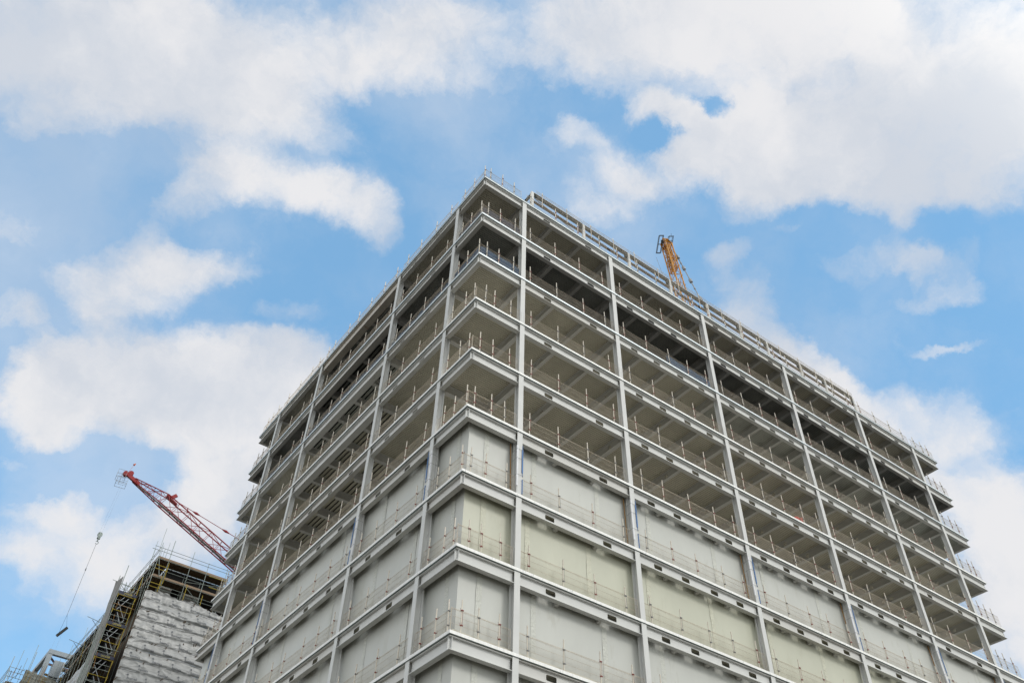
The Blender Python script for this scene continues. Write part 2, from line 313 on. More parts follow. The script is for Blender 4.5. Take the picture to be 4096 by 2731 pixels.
for k in range(NL):
    z = lz(k); xe, ye = X[-1], Y[-1]
    s = MB(); s.box(.006, xe-.006, .006, ye-.006, z-.11, z-.012)
    s.build('floor_slab', DIMF if k == 2 else (DIMC if k == 1 else CONC), BLD)
    t = MB()
    t.box(0, xe, -.004, .004, z-.145, z); t.box(-.004, .004, .004, ye, z-.1455, z-.0005)
    t.box(xe-.004, xe+.004, .004, ye, z-.1455, z-.0005); t.box(0, xe, ye, ye+.008, z-.145, z)
    # joints between lengths of trim
    for q in range(1, 18):
        if q*3 < xe: t.box(q*3-.05, q*3, -.008, -.004, z-.147, z+.004)
        if q*3 < ye: t.box(-.008, -.004, q*3-.05, q*3, z-.147, z+.004)
    if k == 0:   # roof drip line
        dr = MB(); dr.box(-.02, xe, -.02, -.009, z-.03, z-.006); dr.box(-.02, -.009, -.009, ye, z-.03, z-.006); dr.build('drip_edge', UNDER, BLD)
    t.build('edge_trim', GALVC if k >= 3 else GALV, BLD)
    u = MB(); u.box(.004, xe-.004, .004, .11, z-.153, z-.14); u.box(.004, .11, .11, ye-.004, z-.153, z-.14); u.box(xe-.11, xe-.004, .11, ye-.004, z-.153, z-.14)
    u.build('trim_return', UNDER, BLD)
    if k <= 5 or k == NL-1:
        ms = {0: (MB(), MB())}; gv = MB()
        for (x0, x1, y0, y1, dirn) in [(I0, X[1]+.2, I0, Y[2], 0), (I0, X[1]+.2, Y[2], Y[3], 1), (I0, X[1]+.2, Y[3], ye-I0, 0), (X[1]+.2, X[3], I0, 20, 0), (X[3], xe-I0, I0, 20, 0), (X[1]+.2, xe-I0, 20, ye-I0, 0)]:
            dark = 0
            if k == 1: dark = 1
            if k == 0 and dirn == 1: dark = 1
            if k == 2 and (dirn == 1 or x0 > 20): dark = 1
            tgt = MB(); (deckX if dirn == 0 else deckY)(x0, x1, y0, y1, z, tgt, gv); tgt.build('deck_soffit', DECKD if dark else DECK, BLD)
        gv.build('deck_groove_shade', GROOVE_SHADE, BLD)
    else:
        m = MB(); m.box(I0, xe-I0, I0, ye-I0, z-.19, z-.13); m.build('deck_soffit', DECK, BLD)
# beams -----------------------------------------------------------
def Ibeam(a0, a1, z, depth=.60, d0=.07, d1=.36, holes=(), hole=(.34, .62), hw=.60, web=None, stiff=()):
    m = MB(); t0 = z-.195; b0 = t0-depth+.015; w = (d0+d1)/2 if web is None else web
    m.box(a0, a1, d0, d1, t0-.025, t0); m.box(a0, a1, d0, d1, b0-.028, b0)
    zt, zb = t0-.025, b0; cur = a0
    for h in holes:
        m.box(cur, h, w-.009, w+.009, zb, zt); m.box(h, h+hw, w-.009, w+.009, z-hole[0], zt); m.box(h, h+hw, w-.009, w+.009, zb, z-hole[1])
        for (c0, s0) in ((h, 1), (h+hw, -1)):    # rounded corners
            for (zz, s1) in ((z-hole[0], -1), (z-hole[1], 1)):
                m.poly([(c0, w-.0095, zz), (c0+s0*.06, w-.0095, zz), (c0+s0*.018, w-.0095, zz+s1*.018), (c0, w-.0095, zz+s1*.06)])
        cur = h+hw
    m.box(cur, a1, w-.009, w+.009, zb, zt)
    for s_ in stiff: m.box(s_-.006, s_+.006, d0+.02, w-.009, zb, zt)
    # bolted end plates
    for e, sg in ((a0, 1), (a1, -1)):
        c = e+sg*.07
        m.box(min(c-.05, c+.05), max(c-.05, c+.05), w-.020, w-.0095, zb+.06, zt-.10)
        for i in range(4): m.box(c-.012, c+.012, w-.036, w-.020, zb+.11+i*.085, zb+.135+i*.085)
    return m
RS = [(0, 3.35), (3.69, 11.42), (11.76, 21.12), (21.46, 30.73), (31.07, 40.39), (40.73, 48.52), (48.86, 52.53)]
RH = [[], [5.33, 9.25], [12.95, 15.06, 17.34, 19.45], [22.6, 24.75, 27.0, 29.1], [32.2, 34.4, 36.65, 38.75], [42.2, 46.1], []]
LS = [(0, 3.26), (3.60, 11.29), (11.63, 24.03), (24.37, 32.22), (32.56, 36.68)]
LH = [[], [5.92, 9.17], [13.75, 16.6, 19.5, 22.0], [26.2, 29.6], []]
spec = []
for k in range(NL-1):
    z = lz(k)
    for i, (a, b) in enumerate(RS):
        kw = dict(holes=RH[i])
        if k == 0 and i == 2: kw = dict(holes=[], depth=.80, d1=.52, d0=.08, web=.24)
        if k in (1,) and i == 2: kw = dict(holes=RH[i][:3])
        if i == 0: a2 = .07
        elif i == len(RS)-1: a2 = a
        else: a2 = a
        b2 = b-.07 if i == len(RS)-1 else b
        spec.append((Ibeam(a2, b2, z, **kw), PAINT if i % 2 == 0 else (PAINT2 if (k+i) % 3 == 0 else PAINT), False, [(a, 0, z), (b, 0, z-.8)]))
    for i, (a, b) in enumerate(LS):
        kw = dict(holes=LH[i])
        if i == 2 and k <= 3: kw = dict(holes=[], depth=.95 if k == 0 else .74, d1=.60 if k == 0 else .52, d0=.07, web=.22)
        a2 = .365 if i == 0 else a; b2 = b-.07 if i == len(LS)-1 else b
        spec.append((Ibeam(a2, b2, z, **kw), RUSTP if (i == 2 and k == 0) else (PAINT2 if (k+i) % 3 == 0 else PAINT), True, [(0, a, z), (0, b, z-.8)]))
rest = MB(); n = 0
for m, mt_, sw, pts in spec:
    if seen(pts, 0) and n < 99: m.build('edge_beam', mt_, BLD, swap=sw); n += 1
    else:
        b = len(rest.v); rest.v += [(q[1], q[0], q[2]) if sw else q for q in m.v]; rest.f += [tuple(b+i for i in (f[::-1] if sw else f)) for f in m.f]
tag(rest.build('edge_beam', PAINT, BLD), kind='stuff')
# corner stiffener of each deck
for k in range(9):
    z = lz(k); m = MB(); m.box(.205, .222, .08, .35, z-.77, z-.22); m.build('corner_plate', PAINT, BLD)
# end beams
for k in range(NL-1):
    z = lz(k); m = MB(); e = X[-1]
    m.box(e-.36, e-.07, .365, Y[-1]-.1, z-.22, z-.195); m.box(e-.36, e-.07, .365, Y[-1]-.1, z-.808, z-.78); m.box(e-.225, e-.205, .365, Y[-1]-.1, z-.78, z-.22)
    m.build('end_beam', PAINT2, BLD)
    m = MB(); e = Y[-1]
    m.box(.365, X[-1]-.4, e-.36, e-.07, z-.22, z-.195); m.box(.365, X[-1]-.4, e-.36, e-.07, z-.808, z-.78); m.box(.365, X[-1]-.4, e-.225, e-.205, z-.78, z-.22)
    m.build('end_beam', PAINT2, BLD)
# secondary beams with round web openings
def sec(a0, a1, c, z, depth=.52, w=.24, holes=()):
    m = MB(); t0 = z-.195; b0 = t0-depth
    m.box(a0, a1, c-w/2, c+w/2, t0-.016, t0); m.box(a0, a1, c-w/2, c+w/2, b0-.022, b0)
    zt, zb = t0-.016, b0; zm = (zt+zb)/2; r = .15; cur = a0
    for h in holes:
        if h-.22 < cur or h+.22 > a1: continue
        for sgn in (-.008, .008):
            y = c+sgn
            m.poly([(cur, y, zb), (h-.2, y, zb), (h-.2, y, zt), (cur, y, zt)])
            oc = [(h+r*cos(pi/12+i*pi/6), zm+r*sin(pi/12+i*pi/6)) for i in range(12)]
            sq = [(h+.2, zm), (h+.2, zt), (h, zt), (h-.2, zt), (h-.2, zm), (h-.2, zb), (h, zb), (h+.2, zb)]
            an = lambda p: atan2(p[1]-zm, p[0]-h) % (2*pi)
            rim = sorted(sq, key=an)
            for i in range(8):
                p, q = rim[i], rim[(i+1) % 8]; a_, b_ = an(p), an(q)
                if b_ <= a_: b_ += 2*pi
                arc = [(h+r*cos(t_), zm+r*sin(t_)) for t_ in (b_, (a_+b_)/2, a_)]
                m.poly([(u_, y, v_) for u_, v_ in [p, q]+arc])
        cur = h+.2
    m.box(cur, a1, c-.008, c+.008, zb, zt)
    return m
SX = [3.52]
for i in range(1, 6):
    a, b = X[i]+.17, X[i+1]+.17; n_ = 3 if i in (1, 5) else 4
    SX += [a+(b-a)*j/n_ for j in range(1, n_+1)]
sspec = []
for k in range(5):
    z = lz(k)
    for j, x in enumerate(SX):
        big = any(abs(x-(q+.17)) < .02 for q in X[1:7])
        hs = [2.2, 2.9] if x > 20 else ([1.6] if (j % 2) else [])
        sspec.append((sec(.37 if not big else .44, 11.5, x, z, .58 if big else .50, .30 if big else .24, hs+[5.2, 5.9, 8.2]), True, Vector((x, 2, z))))
    for y in [Y[1]-.17, Y[2]-.17, Y[3]-.17, Y[4]-.17]+[Y[2]+(Y[3]-Y[2])*j/5-.05 for j in range(1, 5)]:
        sspec.append((sec(.53, 3.39, y, z, .56, .30, []), False, Vector((1, y, z))))
sspec.sort(key=lambda t: (t[2]-CAM).length if seen([t[2]]) else 999)
rest = MB()
for j, (m, sw, c) in enumerate(sspec):
    if j < 98: m.build('floor_beam', PAINT2, BLD, swap=sw)
    else:
        b = len(rest.v); rest.v += [(q[1], q[0], q[2]) if sw else q for q in m.v]; rest.f += [tuple(b+i for i in (f[::-1] if sw else f)) for f in m.f]
# interior spine beams along Y line x=3.5 beyond and the core
for k in range(5):
    z = lz(k); b = MB(); b.box(3.40, 3.64, 11.9, 36.2, z-.78, z-.2); b.box(3.8, 52, 11.55, 11.8, z-.80, z-.2); rest.v and None
    q0 = len(rest.v); rest.v += b.v; rest.f += [tuple(q0+i for i in f) for f in b.f]
tag(rest.build('floor_beam', PAINT2, BLD), kind='stuff')
m = MB(); m.box(14, 40, 14, 25, 0, TOP-.2); m.build('concrete_core', CONC, BLD)
# pale membrane walls from the sixth deck down
from mathutils import noise as mn
def wall(a0, a1, ztop, zbot, sw, bulges, seed):
    m = MB(); nx = max(4, int((a1-a0)/.16)); nz = 26
    for j in range(nz+1):
        for i in range(nx+1):
            a = a0+(a1-a0)*i/nx; z = zbot+(ztop-zbot)*j/nz; v = j/nz
            d = .62+.018*mn.noise(Vector((a*.5+seed, z*.35, 0)))
            d += .020*mn.noise(Vector((a*3.2+seed, z*.6, 5)))*max(0, v-.45)*1.2
            for c in bulges:
                e = math.exp(-((a-c)/.20)**2-((ztop-.22-z)/.17)**2); d -= .13*e
                r_ = sqrt(((a-c)/.6)**2+((ztop-.4-z)/.8)**2)
                if r_ < 1: d += .016*(1-r_)*sin(9*atan2(ztop-.2-z, a-c))
            m.v.append((a, d, z))
    for j in range(nz):
        for i in range(nx):
            b = j*(nx+1)+i; m.f.append((b, b+1, b+nx+2, b+nx+1))
    return m
def strip(c, zt, zb, seed):
    m = MB(); nz = 60
    for j in range(nz+1):
        z = zb+(zt-zb)*j/nz
        for i in range(6):
            a = c-.16+.064*i+.02*mn.noise(Vector((seed, z*1.3, i*.2)))
            amp = .014*max(0, mn.noise(Vector((seed*3, z*.7, 9)))+.15)
            m.v.append((a, .606-amp*abs(mn.noise(Vector((a*14+z*3, z*11, seed)))*2), z))
    for j in range(nz):
        for i in range(5):
            b = j*6+i; m.f.append((b, b+1, b+7, b+6))
    return m
sd_ = 1
for k in range(5, NL-1):
    zt, zb = lz(k)-.19, lz(k+1)
    mt_ = SHEETC if k == 6 else SHEETG
    for i, (a, b) in enumerate([(.62, X[1]+.17)]+[(X[j]+.17, X[j+1]+.17) for j in range(1, 6)]+[(X[6]+.17, X[7]-.6)]):
        sd_ += 1.7
        n_ = 3 if i in (1, 5) else 4
        bl = [X[i]+.17+(X[i+1]-X[i])*j/n_+.35 for j in range(1, n_)] if 1 <= i <= 5 else []
        if not seen([(a, .6, zt), (b, .6, zb), (a, .6, zb)], 200) and k > 8: bl = []
        wo = wall(a, b, zt, zb, False, bl, sd_).build('membrane_wall', mt_, BLD, smooth=True)
        if k <= 8:
            cs = [a+1.15] if i == 0 else [a+(b-a)*f_ for f_ in ((.17, .72) if k % 2 else (.12, .62))]
            for c in cs: strip(c, zt-.1, zb+.1, sd_+c).build('seam_tape', TAPEC if k == 6 else TAPE, wo, smooth=True)
    for i, (a, b) in enumerate([(.62, Y[1]-.17)]+[(Y[j]-.17, Y[j+1]-.17) for j in range(1, 4)]+[(Y[4]-.17, Y[5]-.6)]):
        sd_ += 1.7
        wo = wall(a, b, zt, zb, True, [], sd_).build('membrane_wall', SHEETG, BLD, swap=True, smooth=True)  # cream storey greyed here too: left-side light put into the colour
        if k <= 8:
            for c in ([a+.9] if i == 0 else [a+(b-a)*.2, a+(b-a)*.7]): strip(c, zt-.1, zb+.1, sd_+c).build('seam_tape', TAPE, wo, swap=True, smooth=True)
    # backing so no daylight passes
    m = MB(); m.box(.85, X[-1]-.9, .85, .95, zb, zt); m.box(.85, .95, .95, Y[-1]-.9, zb, zt); m.box(X[-1]-.9, X[-1]-.8, .85, Y[-1]-.9, zb, zt); m.box(.85, X[-1]-.8, Y[-1]-.9, Y[-1]-.8, zb, zt)
    m.build('wall_backing', CONC, BLD)
    # brackets hanging under the edge beams
    if k <= 8:
        m = MB()
        for x in SX:
            if all(abs(x-(q+.17)) > .1 for q in X[1:7]): m.box(x-.10, x+.10, .362, .58, lz(k)-.84, lz(k)-.70)
        m.build('bracket', PAINT2, BLD)
# pale kerb boards standing on the lower decks
for k in (6, 7, 8):
    z = lz(k); m = MB(); hh = .24 if k > 6 else .10
    m.box(.30, X[-1]-.3, .30, .33, z-.01, z+hh); m.box(.30, .33, .33, Y[-1]-.3, z-.01, z+hh); m.build('kerb_board', KERB, BLD)

# ------------------------------------------------------------------ guardrails
def post_mesh():
    m = MB(); m.tube((0, 0, -.02), (0, 0, 1.58), .031, 8); return m
def clamp_mesh():
    m = MB()
    for z in (.38, 1.06):
        m.tube((0, 0, z-.03), (0, 0, z+.03), .039, 8); m.box(-.02, .07, -.055, -.025, z-.025, z+.03)
        m.tube((-.03, -.05, z), (-.10, -.06, z-.03), .012, 5); m.tube((-.10, -.06, z-.03), (-.11, -.06, z+.07), .008, 5)
    m.tube((.04, -.03, .38), (.04, -.03, 1.06), .008, 5)
    return m
def panel_mesh(Ln):
    m = MB(); n_ = max(2, round(Ln/.058))
    for i in range(n_+1):
        x = Ln*i/n_; m.tube((x, 0, .04), (x, 0, 1.06), .0036, 3, cap=False)
        m.tube((x, 0, 1.06), (x, .05, 1.13), .0042, 3, cap=False)
    for z in (.06, .40, .74, 1.06): m.tube((0, -.005, z), (Ln, -.005, z), .006, 4)
    m.tube((0, .05, 1.13), (Ln, .05, 1.13), .006, 4); m.tube((0, .06, 1.10), (Ln, .06, 1.04), .004, 3)
    for x in (0, Ln): m.tube((x, -.004, .0), (x, -.004, 1.12), .007, 4)
    return m
def hidden_src(o):
    COL.objects.unlink(o); return o
POST = [hidden_src(post_mesh().build('post', POSTM))]
CLR = [hidden_src(clamp_mesh().build('clamp', REDC)), hidden_src(clamp_mesh().build('clamp', GREYC))]
PAN = {}
def panel(Ln):
    q = round(Ln, 2)
    if q not in PAN: PAN[q] = hidden_src(panel_mesh(q).build('mesh_panel', RUSTY))
    return PAN[q]
RP = [[.60, 1.51, 2.61], [4.2, 6.28, 8.5, 10.55], [12.4, 14.4, 16.5, 18.5, 20.4], [22.1, 24.1, 26.1, 28.1, 30.0], [31.7, 33.7, 35.8, 37.8, 39.7], [41.4, 43.4, 45.6, 47.7], [49.5, 50.6, 51.6]]
LP = [[.36, 1.39, 2.60], [4.5, 6.5, 8.6, 10.4], [12.3, 14.2, 16.05, 18.3, 20.0, 22.3, 23.6], [24.95, 26.6, 28.8, 31.2], [33.1, 34.4, 35.6]]
LEV = ['roof edge', 'first deck below the roof', 'second deck below the roof', 'third deck below the roof', 'fourth deck below the roof', 'deck above the topmost pale walls', 'deck below the topmost pale walls', 'deck above the third row of pale walls', 'deck below the third row of pale walls']
RB = ['near corner, right side', 'first right-hand bay', 'second right-hand bay', 'third right-hand bay', 'fourth right-hand bay', 'fifth right-hand bay', 'far right end']
LB = ['near corner, left side', 'first left-hand bay', 'long left-hand bay', 'third left-hand bay', 'far left end']
rnd = random.Random(3)
def run(k, posts, a0, a1, left, where, mesh=True):
    z = lz(k); d = .10
    P = (lambda a, dd=d: (dd, a, z)) if left else (lambda a, dd=d: (a, dd, z))
    if not seen([P(a0), P(a1), tuple(Vector(P(a0))+Vector((0, 0, 1.6))), tuple(Vector(P(a1))+Vector((0, 0, 1.6)))], 10): return
    base = P((a0+a1)/2); t = empty('guardrail', base)
    tag(t, 'mesh guardrail on the %s, %s' % (LEV[k], where), 'guardrail', 'mesh guardrails along the deck edges')
    def rel(p): return (p[0]-base[0], p[1]-base[1], p[2]-base[2])
    rz = pi/2 if left else 0
    ps = [p+(rnd.uniform(-.16, .16) if k not in (8,) else 0) for p in posts]
    for p in ps:
        o = inst(POST[0], t, rel(P(p)), rnd.uniform(0, 6.28)); o.rotation_euler[0] = rnd.uniform(-.018, .018); o.rotation_euler[1] = rnd.uniform(-.018, .018)
        o.scale = (1, 1, rnd.uniform(.96, 1.04))
        c = inst(CLR[0] if rnd.random() < .6 else CLR[1], o, (0, 0, rnd.uniform(-.04, .04)), 0)
        c.rotation_euler = (0, 0, rz-o.rotation_euler[2])
    # panels between posts, overlapping a little past them
    cuts = [a0+.03]+[(p+.05) for p in ps[1:-1:1]]+[a1-.03] if len(ps) > 2 else [a0+.03, a1-.03]
    for a, b in zip(cuts[:-1], cuts[1:]):
        o = inst(panel(b-a-.02), t, rel(P(a+.01 if not left else b-.01, d+.045)), (-pi/2 if left else 0))
        o.location.z += rnd.uniform(-.015, .03); o.rotation_euler[1] = rnd.uniform(-.006, .006)
RSEG = [(.05, 3.30), (3.72, 11.40), (11.78, 21.10), (21.48, 30.70), (31.1, 40.36), (40.75, 48.50), (48.9, 52.4)]
LSEG = [(.16, 3.22), (3.64, 11.25), (11.66, 24.0), (24.4, 32.2), (32.6, 36.5)]
for k in range(9):
    for i in range(7): run(k, RP[i], *RSEG[i], False, RB[i])
    for i in range(5): run(k, LP[i], *LSEG[i], True, LB[i])
# debris netting behind some guardrails
def net(k, a0, a1, left, m_, lab, h=1.02):
    m = MB(); n_ = int((a1-a0)/.4)+1; z = lz(k)
    for i in range(n_+1):
        a = a0+(a1-a0)*i/n_; d = .21+.03*sin(i*1.7+k); m.v += [(a, d, z+.02), (a, d+.02, z+h+.05*sin(i*2.1))]
    for i in range(n_): m.f.append((2*i, 2*i+2, 2*i+3, 2*i+1))
    o = m.build('debris_net', m_, swap=left); sm = o.modifiers.new('s', 'SOLIDIFY'); sm.thickness = .006
    tag(o, lab, 'netting', 'debris nets tied behind the guardrails')
net(2, .25, 3.3, False, BLUEN, 'dark blue net on the second deck below the roof, near corner, right side')
net(2, .25, 3.2, True, BLUEN, 'dark blue net on the second deck below the roof, near corner, left side')
net(2, 3.7, 11.2, True, BLUEN, 'dark blue net on the second deck below the roof, first left-hand bay', .8)
net(2, 11.8, 24.0, True, BLUEN, 'dark blue net on the second deck below the roof, long left-hand bay', .85)
net(2, 24.5, 32.0, True, BLUEN, 'dark blue net on the second deck below the roof, third left-hand bay', .8)
net(2, 16.5, 20.9, False, BLUEN, 'dark blue net on the second deck below the roof, second right-hand bay')
net(1, .25, 3.3, False, GREYN, 'grey blue net on the first deck below the roof, near corner, right side')
net(1, .25, 3.2, True, GREYN, 'grey blue net on the first deck below the roof, near corner, left side')
net(1, 13.0, 24.0, True, BLUEN, 'blue net on the first deck below the roof, long left-hand bay', .6)
net(1, 24.5, 32.0, True, BLUEN, 'blue net on the first deck below the roof, third left-hand bay', .6)

# ------------------------------------------------------------------ strips and battens at the columns of the topmost walled storey
z5, z6 = lz(5), lz(6)
def protect(a, left, where):
    m_ = (.0 if not left else 0)
    base = (a+.17, 0, z6) if not left else (0, a+.17, z6)
    t = empty('edge_protector', base)
    tag(t, 'blue and white edge strips strapped to the %s' % where, 'edge protector', 'blue strips strapped to the columns')
    def part(m, name, mt_):
        m.v = [(x-(a+.17), y, z-z6) for x, y, z in m.v]; m.build(name, mt_, t, swap=left)
    m = MB(); m.box(a+CW, a+CW+.02, .02, .06, z6+1.2, z5-1.0); m.box(a+CW-.05, a+CW+.036, .012, .02, z6+1.4, z5-1.3); part(m, 'blue_strip', BLUEP)
    m = MB(); m.box(a-.035, a, .02, .08, z6+.5, z5-1.1); m.box(a-.034, a+.06, .012, .019, z6+.5, z5-1.1); part(m, 'white_strip', WHITEP)
    m = MB(); m.box(a+CW-.02, a+CW+.03, .022, .09, z6+.1, z6+1.0); part(m, 'blue_strip', BLUEP)
    m = MB()
    for zz in (z5-1.35, z5-1.95, z5-3.0):
        m.tube((a-.04, .01, zz), (a+CW+.04, .01, zz+.02), .008, 5); m.tube((a-.04, .01, zz), (a-.02, .44, zz-.02), .008, 5); m.tube((a+CW+.04, .01, zz), (a+CW+.02, .44, zz), .008, 5)
    part(m, 'tie_wire', MGREY)
ordn = ['first', 'second', 'third', 'fourth', 'fifth', 'sixth']
for i in range(1, 7): protect(X[i], False, '%s column right of the near corner' % ordn[i-1])
for i in range(1, 5): protect(Y[i]-CW, True, '%s column left of the near corner' % ordn[i-1])
def batten(a, left, where):
    o = MB().tube((a-.07 if not left else a+CW+.09, .47, z6), (a-.12 if not left else a+CW+.10, .50, z5-.8), .035, 6).build('timber_batten', TIMBER, swap=left)
    tag(o, 'brown timber batten standing beside the %s' % where, 'batten', 'timber battens beside the columns')
for i in range(1, 7): batten(X[i], False, '%s column right of the near corner' % ordn[i-1])
for i in range(1, 5): batten(Y[i]-CW, True, '%s column left of the near corner' % ordn[i-1])
# red plastic bin on the fourth deck
t = empty('red_bin', (28.25, .55, lz(4))); tag(t, 'round red plastic bins standing behind the guardrail of the fourth deck below the roof', 'bin')
m = MB(); m.tube((-.25, 0, 0), (-.25, 0, .62), .20, 14, .25); m.build('tub', mat('red_plastic', (.62, .04, .02), .45), t)
m = MB(); m.tube((.30, 0, .15), (.30, 0, .72), .15, 12, .17); m.tube((.3, 0, .72), (.3, 0, .80), .19, 12); m.build('tub', mat('red_plastic_faded', (.50, .07, .05), .5), t)

# ------------------------------------------------------------------ roof screen frame
RF = empty('roof_frame', (4.7, .8, TOP)); tag(RF, 'long pale post frame with dark slatted bands standing on the roof behind the guardrail', 'roof frame')
def rp(m, name, mt_):
    m.v = [(x-4.7, y-.8, z-TOP) for x, y, z in m.v]; return m.build(name, mt_, RF)
ZT = TOP+3.08; BANDM = mat('slate_band', (.045, .05, .045), .8)
fx = [4.75, 9.75, 14.6, 19.5, 24.6, 27.5, 30.6, 32.7, 34.9, 36.9, 39.8, 42.2]
fx = [4.75, 9.73, 14.4, 18.9, 23.2, 27.1, 30.5, 34.8, 38.2, 42.2]
for x in fx:
    m = MB(); m.box(x-.11, x+.11, .74, .90, TOP, ZT); rp(m, 'frame_post', PAINT)
for a, b in zip(fx[:-1], fx[1:]):
    m = MB(); m.box(a+.12, b-.12, .78, .86, ZT-.46, ZT-.04)
    n_ = int((b-a-.4)/.12)
    for i in range(n_): m.box(a+.2+i*.12, a+.24+i*.12, .75, .78, ZT-.42, ZT-.03)
    rp(m, 'slatted_band', BANDM)
    m = MB(); m.box(a+.14, b-.14, .74, .92, ZT-.04, ZT+.02); rp(m, 'top_rail', PAINT2)
    m = MB(); m.box(a+.16, b-.16, .80, .84, TOP+1.86, TOP+2.12)
    n_ = int((b-a-.4)/.16)
    for i in range(n_): m.box(a+.2+i*.16, a+.28+i*.16, .76, .80, TOP+1.84, TOP+2.12)
    rp(m, 'board_band', mat('dark_brown_board', (.06, .035, .018), .8) if a < 5 else bpy.data.materials['dark_brown_board'])
    m = MB(); m.box(b-.46, b-.16, .80, .84, ZT-1.0, ZT-.40); rp(m, 'slatted_band', BANDM)
rq = random.Random(21); x = 5.6
while x < 42:
    m = MB(); m.tube((x, .68, ZT-1.25+rq.uniform(-.1, .1)), (x+rq.uniform(-.03, .03), .68, ZT+.42+rq.uniform(-.08, .12)), .028, 6); m.tube((x, .68, ZT-.9), (x, .68, ZT-.84), .05, 6); m.tube((x, .68, ZT+.12), (x, .68, ZT+.18), .05, 6)
    rp(m, 'rail_post', POSTM); x += rq.uniform(2.1, 2.7)
m = MB()
for zz in (-.75, -.42, .0, .16, .24): m.tube((5.0, .66, ZT+zz), (42.1, .66, ZT+zz), .008, 4)
for i in range(610): m.tube((5.1+i*.0605, .66, ZT-.75), (5.1+i*.0605, .66, ZT+.16), .0035, 3, cap=False)
rp(m, 'rail_mesh', RUSTY)
m = MB(); m.box(4.72, 4.80, .9, 12, ZT-.40, ZT-.02)
for i in range(70): m.box(4.69, 4.72, 1+i*.15, 1.05+i*.15, ZT-.45, ZT-.02)
rp(m, 'slatted_band', BANDM)
m = MB(); m.beam((5.0, .85, ZT-.5), (8.8, .85, TOP+1.6), .05, .10); rp(m, 'diagonal_brace', MGREY)

# ------------------------------------------------------------------ lattice cranes
def lattice(m, p0, p1, w0, w1, h0, h1, n_, rc, rb, side, upv):
    """four chords from p0 to p1, tapering, with zig-zag braces"""
    p0 = Vector(p0); p1 = Vector(p1); side = Vector(side).normalized(); upv = Vector(upv).normalized(); prev = None
    for i in range(n_+1):
        f = i/n_; c = p0.lerp(p1, f); w = w0+(w1-w0)*f; h = h0+(h1-h0)*f
        q = [c+side*(w/2*a)+upv*(h/2*b) for a, b in ((-1, -1), (1, -1), (1, 1), (-1, 1))]
        for j in range(4): m.tube(q[j], q[(j+1) % 4], rb, 4, cap=False)
        if prev:
            for j in range(4):
                m.tube(prev[j], q[j], rc, 6)
                m.tube(prev[j] if (i+j) % 2 else prev[(j+1) % 4], q[(j+1) % 4] if (i+j) % 2 else q[j], rb, 4, cap=False)
        prev = q
# red luffing crane
rtip = CAM+ray(506, 1893)*115.2; rmid = CAM+ray(938, 2272)*112; rd = (rmid-rtip).normalized(); rbase = rtip+rd*40
sidev = rd.cross(Vector((0, 0, 1))).normalized(); upj = sidev.cross(rd)
if upj.z < 0: upj = -upj
RC = empty('tower_crane', (rbase.x, rbase.y, 0)); tag(RC, 'red luffing tower crane reaching up behind the scaffolded block', 'crane')
o0 = Vector((rbase.x, rbase.y, 0))
def crn(m, name, mt_, root, off):
    m.v = [(x-off.x, y-off.y, z-off.z) for x, y, z in m.v]; return m.build(name, mt_, root)
m = MB(); pa = rtip+rd*1.2; 
def jib_at(px_):
    lo, hi = 0, 40
    for _ in range(40):
        md = (lo+hi)/2
        if proj(rtip+rd*md)[0] < px_: lo = md
        else: hi = md
    return lo
sA = jib_at(640); pb = rtip+rd*sA
of = upj*.55; lattice(m, pa, pb+of, .35, 1.0, .45, 1.5, 5, .065, .03, sidev, upj); lattice(m, pb+of, rbase+of, 1.0, 1.0, 1.5, 1.5, 20, .075, .034, sidev, upj)
for s_ in (8.5, 16.2, 24): m.tube(rtip+rd*s_+upj*1.3, rtip+rd*(s_-.4)+upj*1.9, .06, 5)
jib = crn(m, 'jib', REDK, RC, o0)
m = MB(); m.beam(rtip+rd*2-upj*.22, rtip+rd*sA-upj*.16, .3, .04, upj); m.beam(rtip+rd*sA-upj*.16, rtip+rd*38-upj*.16, .45, .04, upj); crn(m, 'jib_walkway', mat('pale_grating', (.42, .42, .42), .7), RC, o0)
m = MB(); ax = sidev*.22
m.tube(rtip-ax-upj*.1, rtip+ax-upj*.1, .32, 18); m.tube(rtip+rd*.35+upj*.38-ax*.8, rtip+rd*.35+upj*.38+ax*.8, .30, 18); m.beam(rtip, rtip+rd*2.0, .34, .42, upj)
crn(m, 'head_sheave', REDK, RC, o0)
m = MB(); c = rtip+rd*(sA+.4)+upj*1.42; m.beam(c-rd*.6-upj*.1, c+rd*1.1-upj*.2, .45, .16, upj); m.beam(c, c+upj*.75+rd*.2, .22, .42, rd); crn(m, 'pendant_anchor', REDK, RC, o0)
m = MB(); e = rtip+rd*31+upj*6.2; s0 = c+upj*.1+rd*.6
pend = Vector((9.7, 65.4, 54.6))+upj*3.6+rd*0
q0 = CAM+ray(955, 2156)*110.0
m.tube(s0, q0, .04, 5); m.tube(q0, q0+(q0-s0).normalized()*12, .04, 5)
for f in (.335, .80):
    a_ = s0.lerp(q0, f); dd = (q0-s0).normalized(); m.tube(a_-dd*.55, a_+dd*.0, .05, 6, .16); m.tube(a_, a_+dd*.55, .16, 6, .05)
crn(m, 'pendant_bar', REDK, RC, o0)
m = MB()    # work platform cage
cg = rtip-rd*.1-upj*.9
def cage(m, c, a, b, u, w, l, h, r=.03):
    cs = [c+a*(w/2*i)+b*(l/2*j) for i, j in ((-1, -1), (1, -1), (1, 1), (-1, 1))]
    for j in range(4):
        p, q = cs[j], cs[(j+1) % 4]
        m.tube(p, q, r, 4); m.tube(p+u*h, q+u*h, r, 4); m.tube(p+u*h*.5, q+u*h*.5, r*.7, 4); m.tube(p, p+u*h, r, 4)
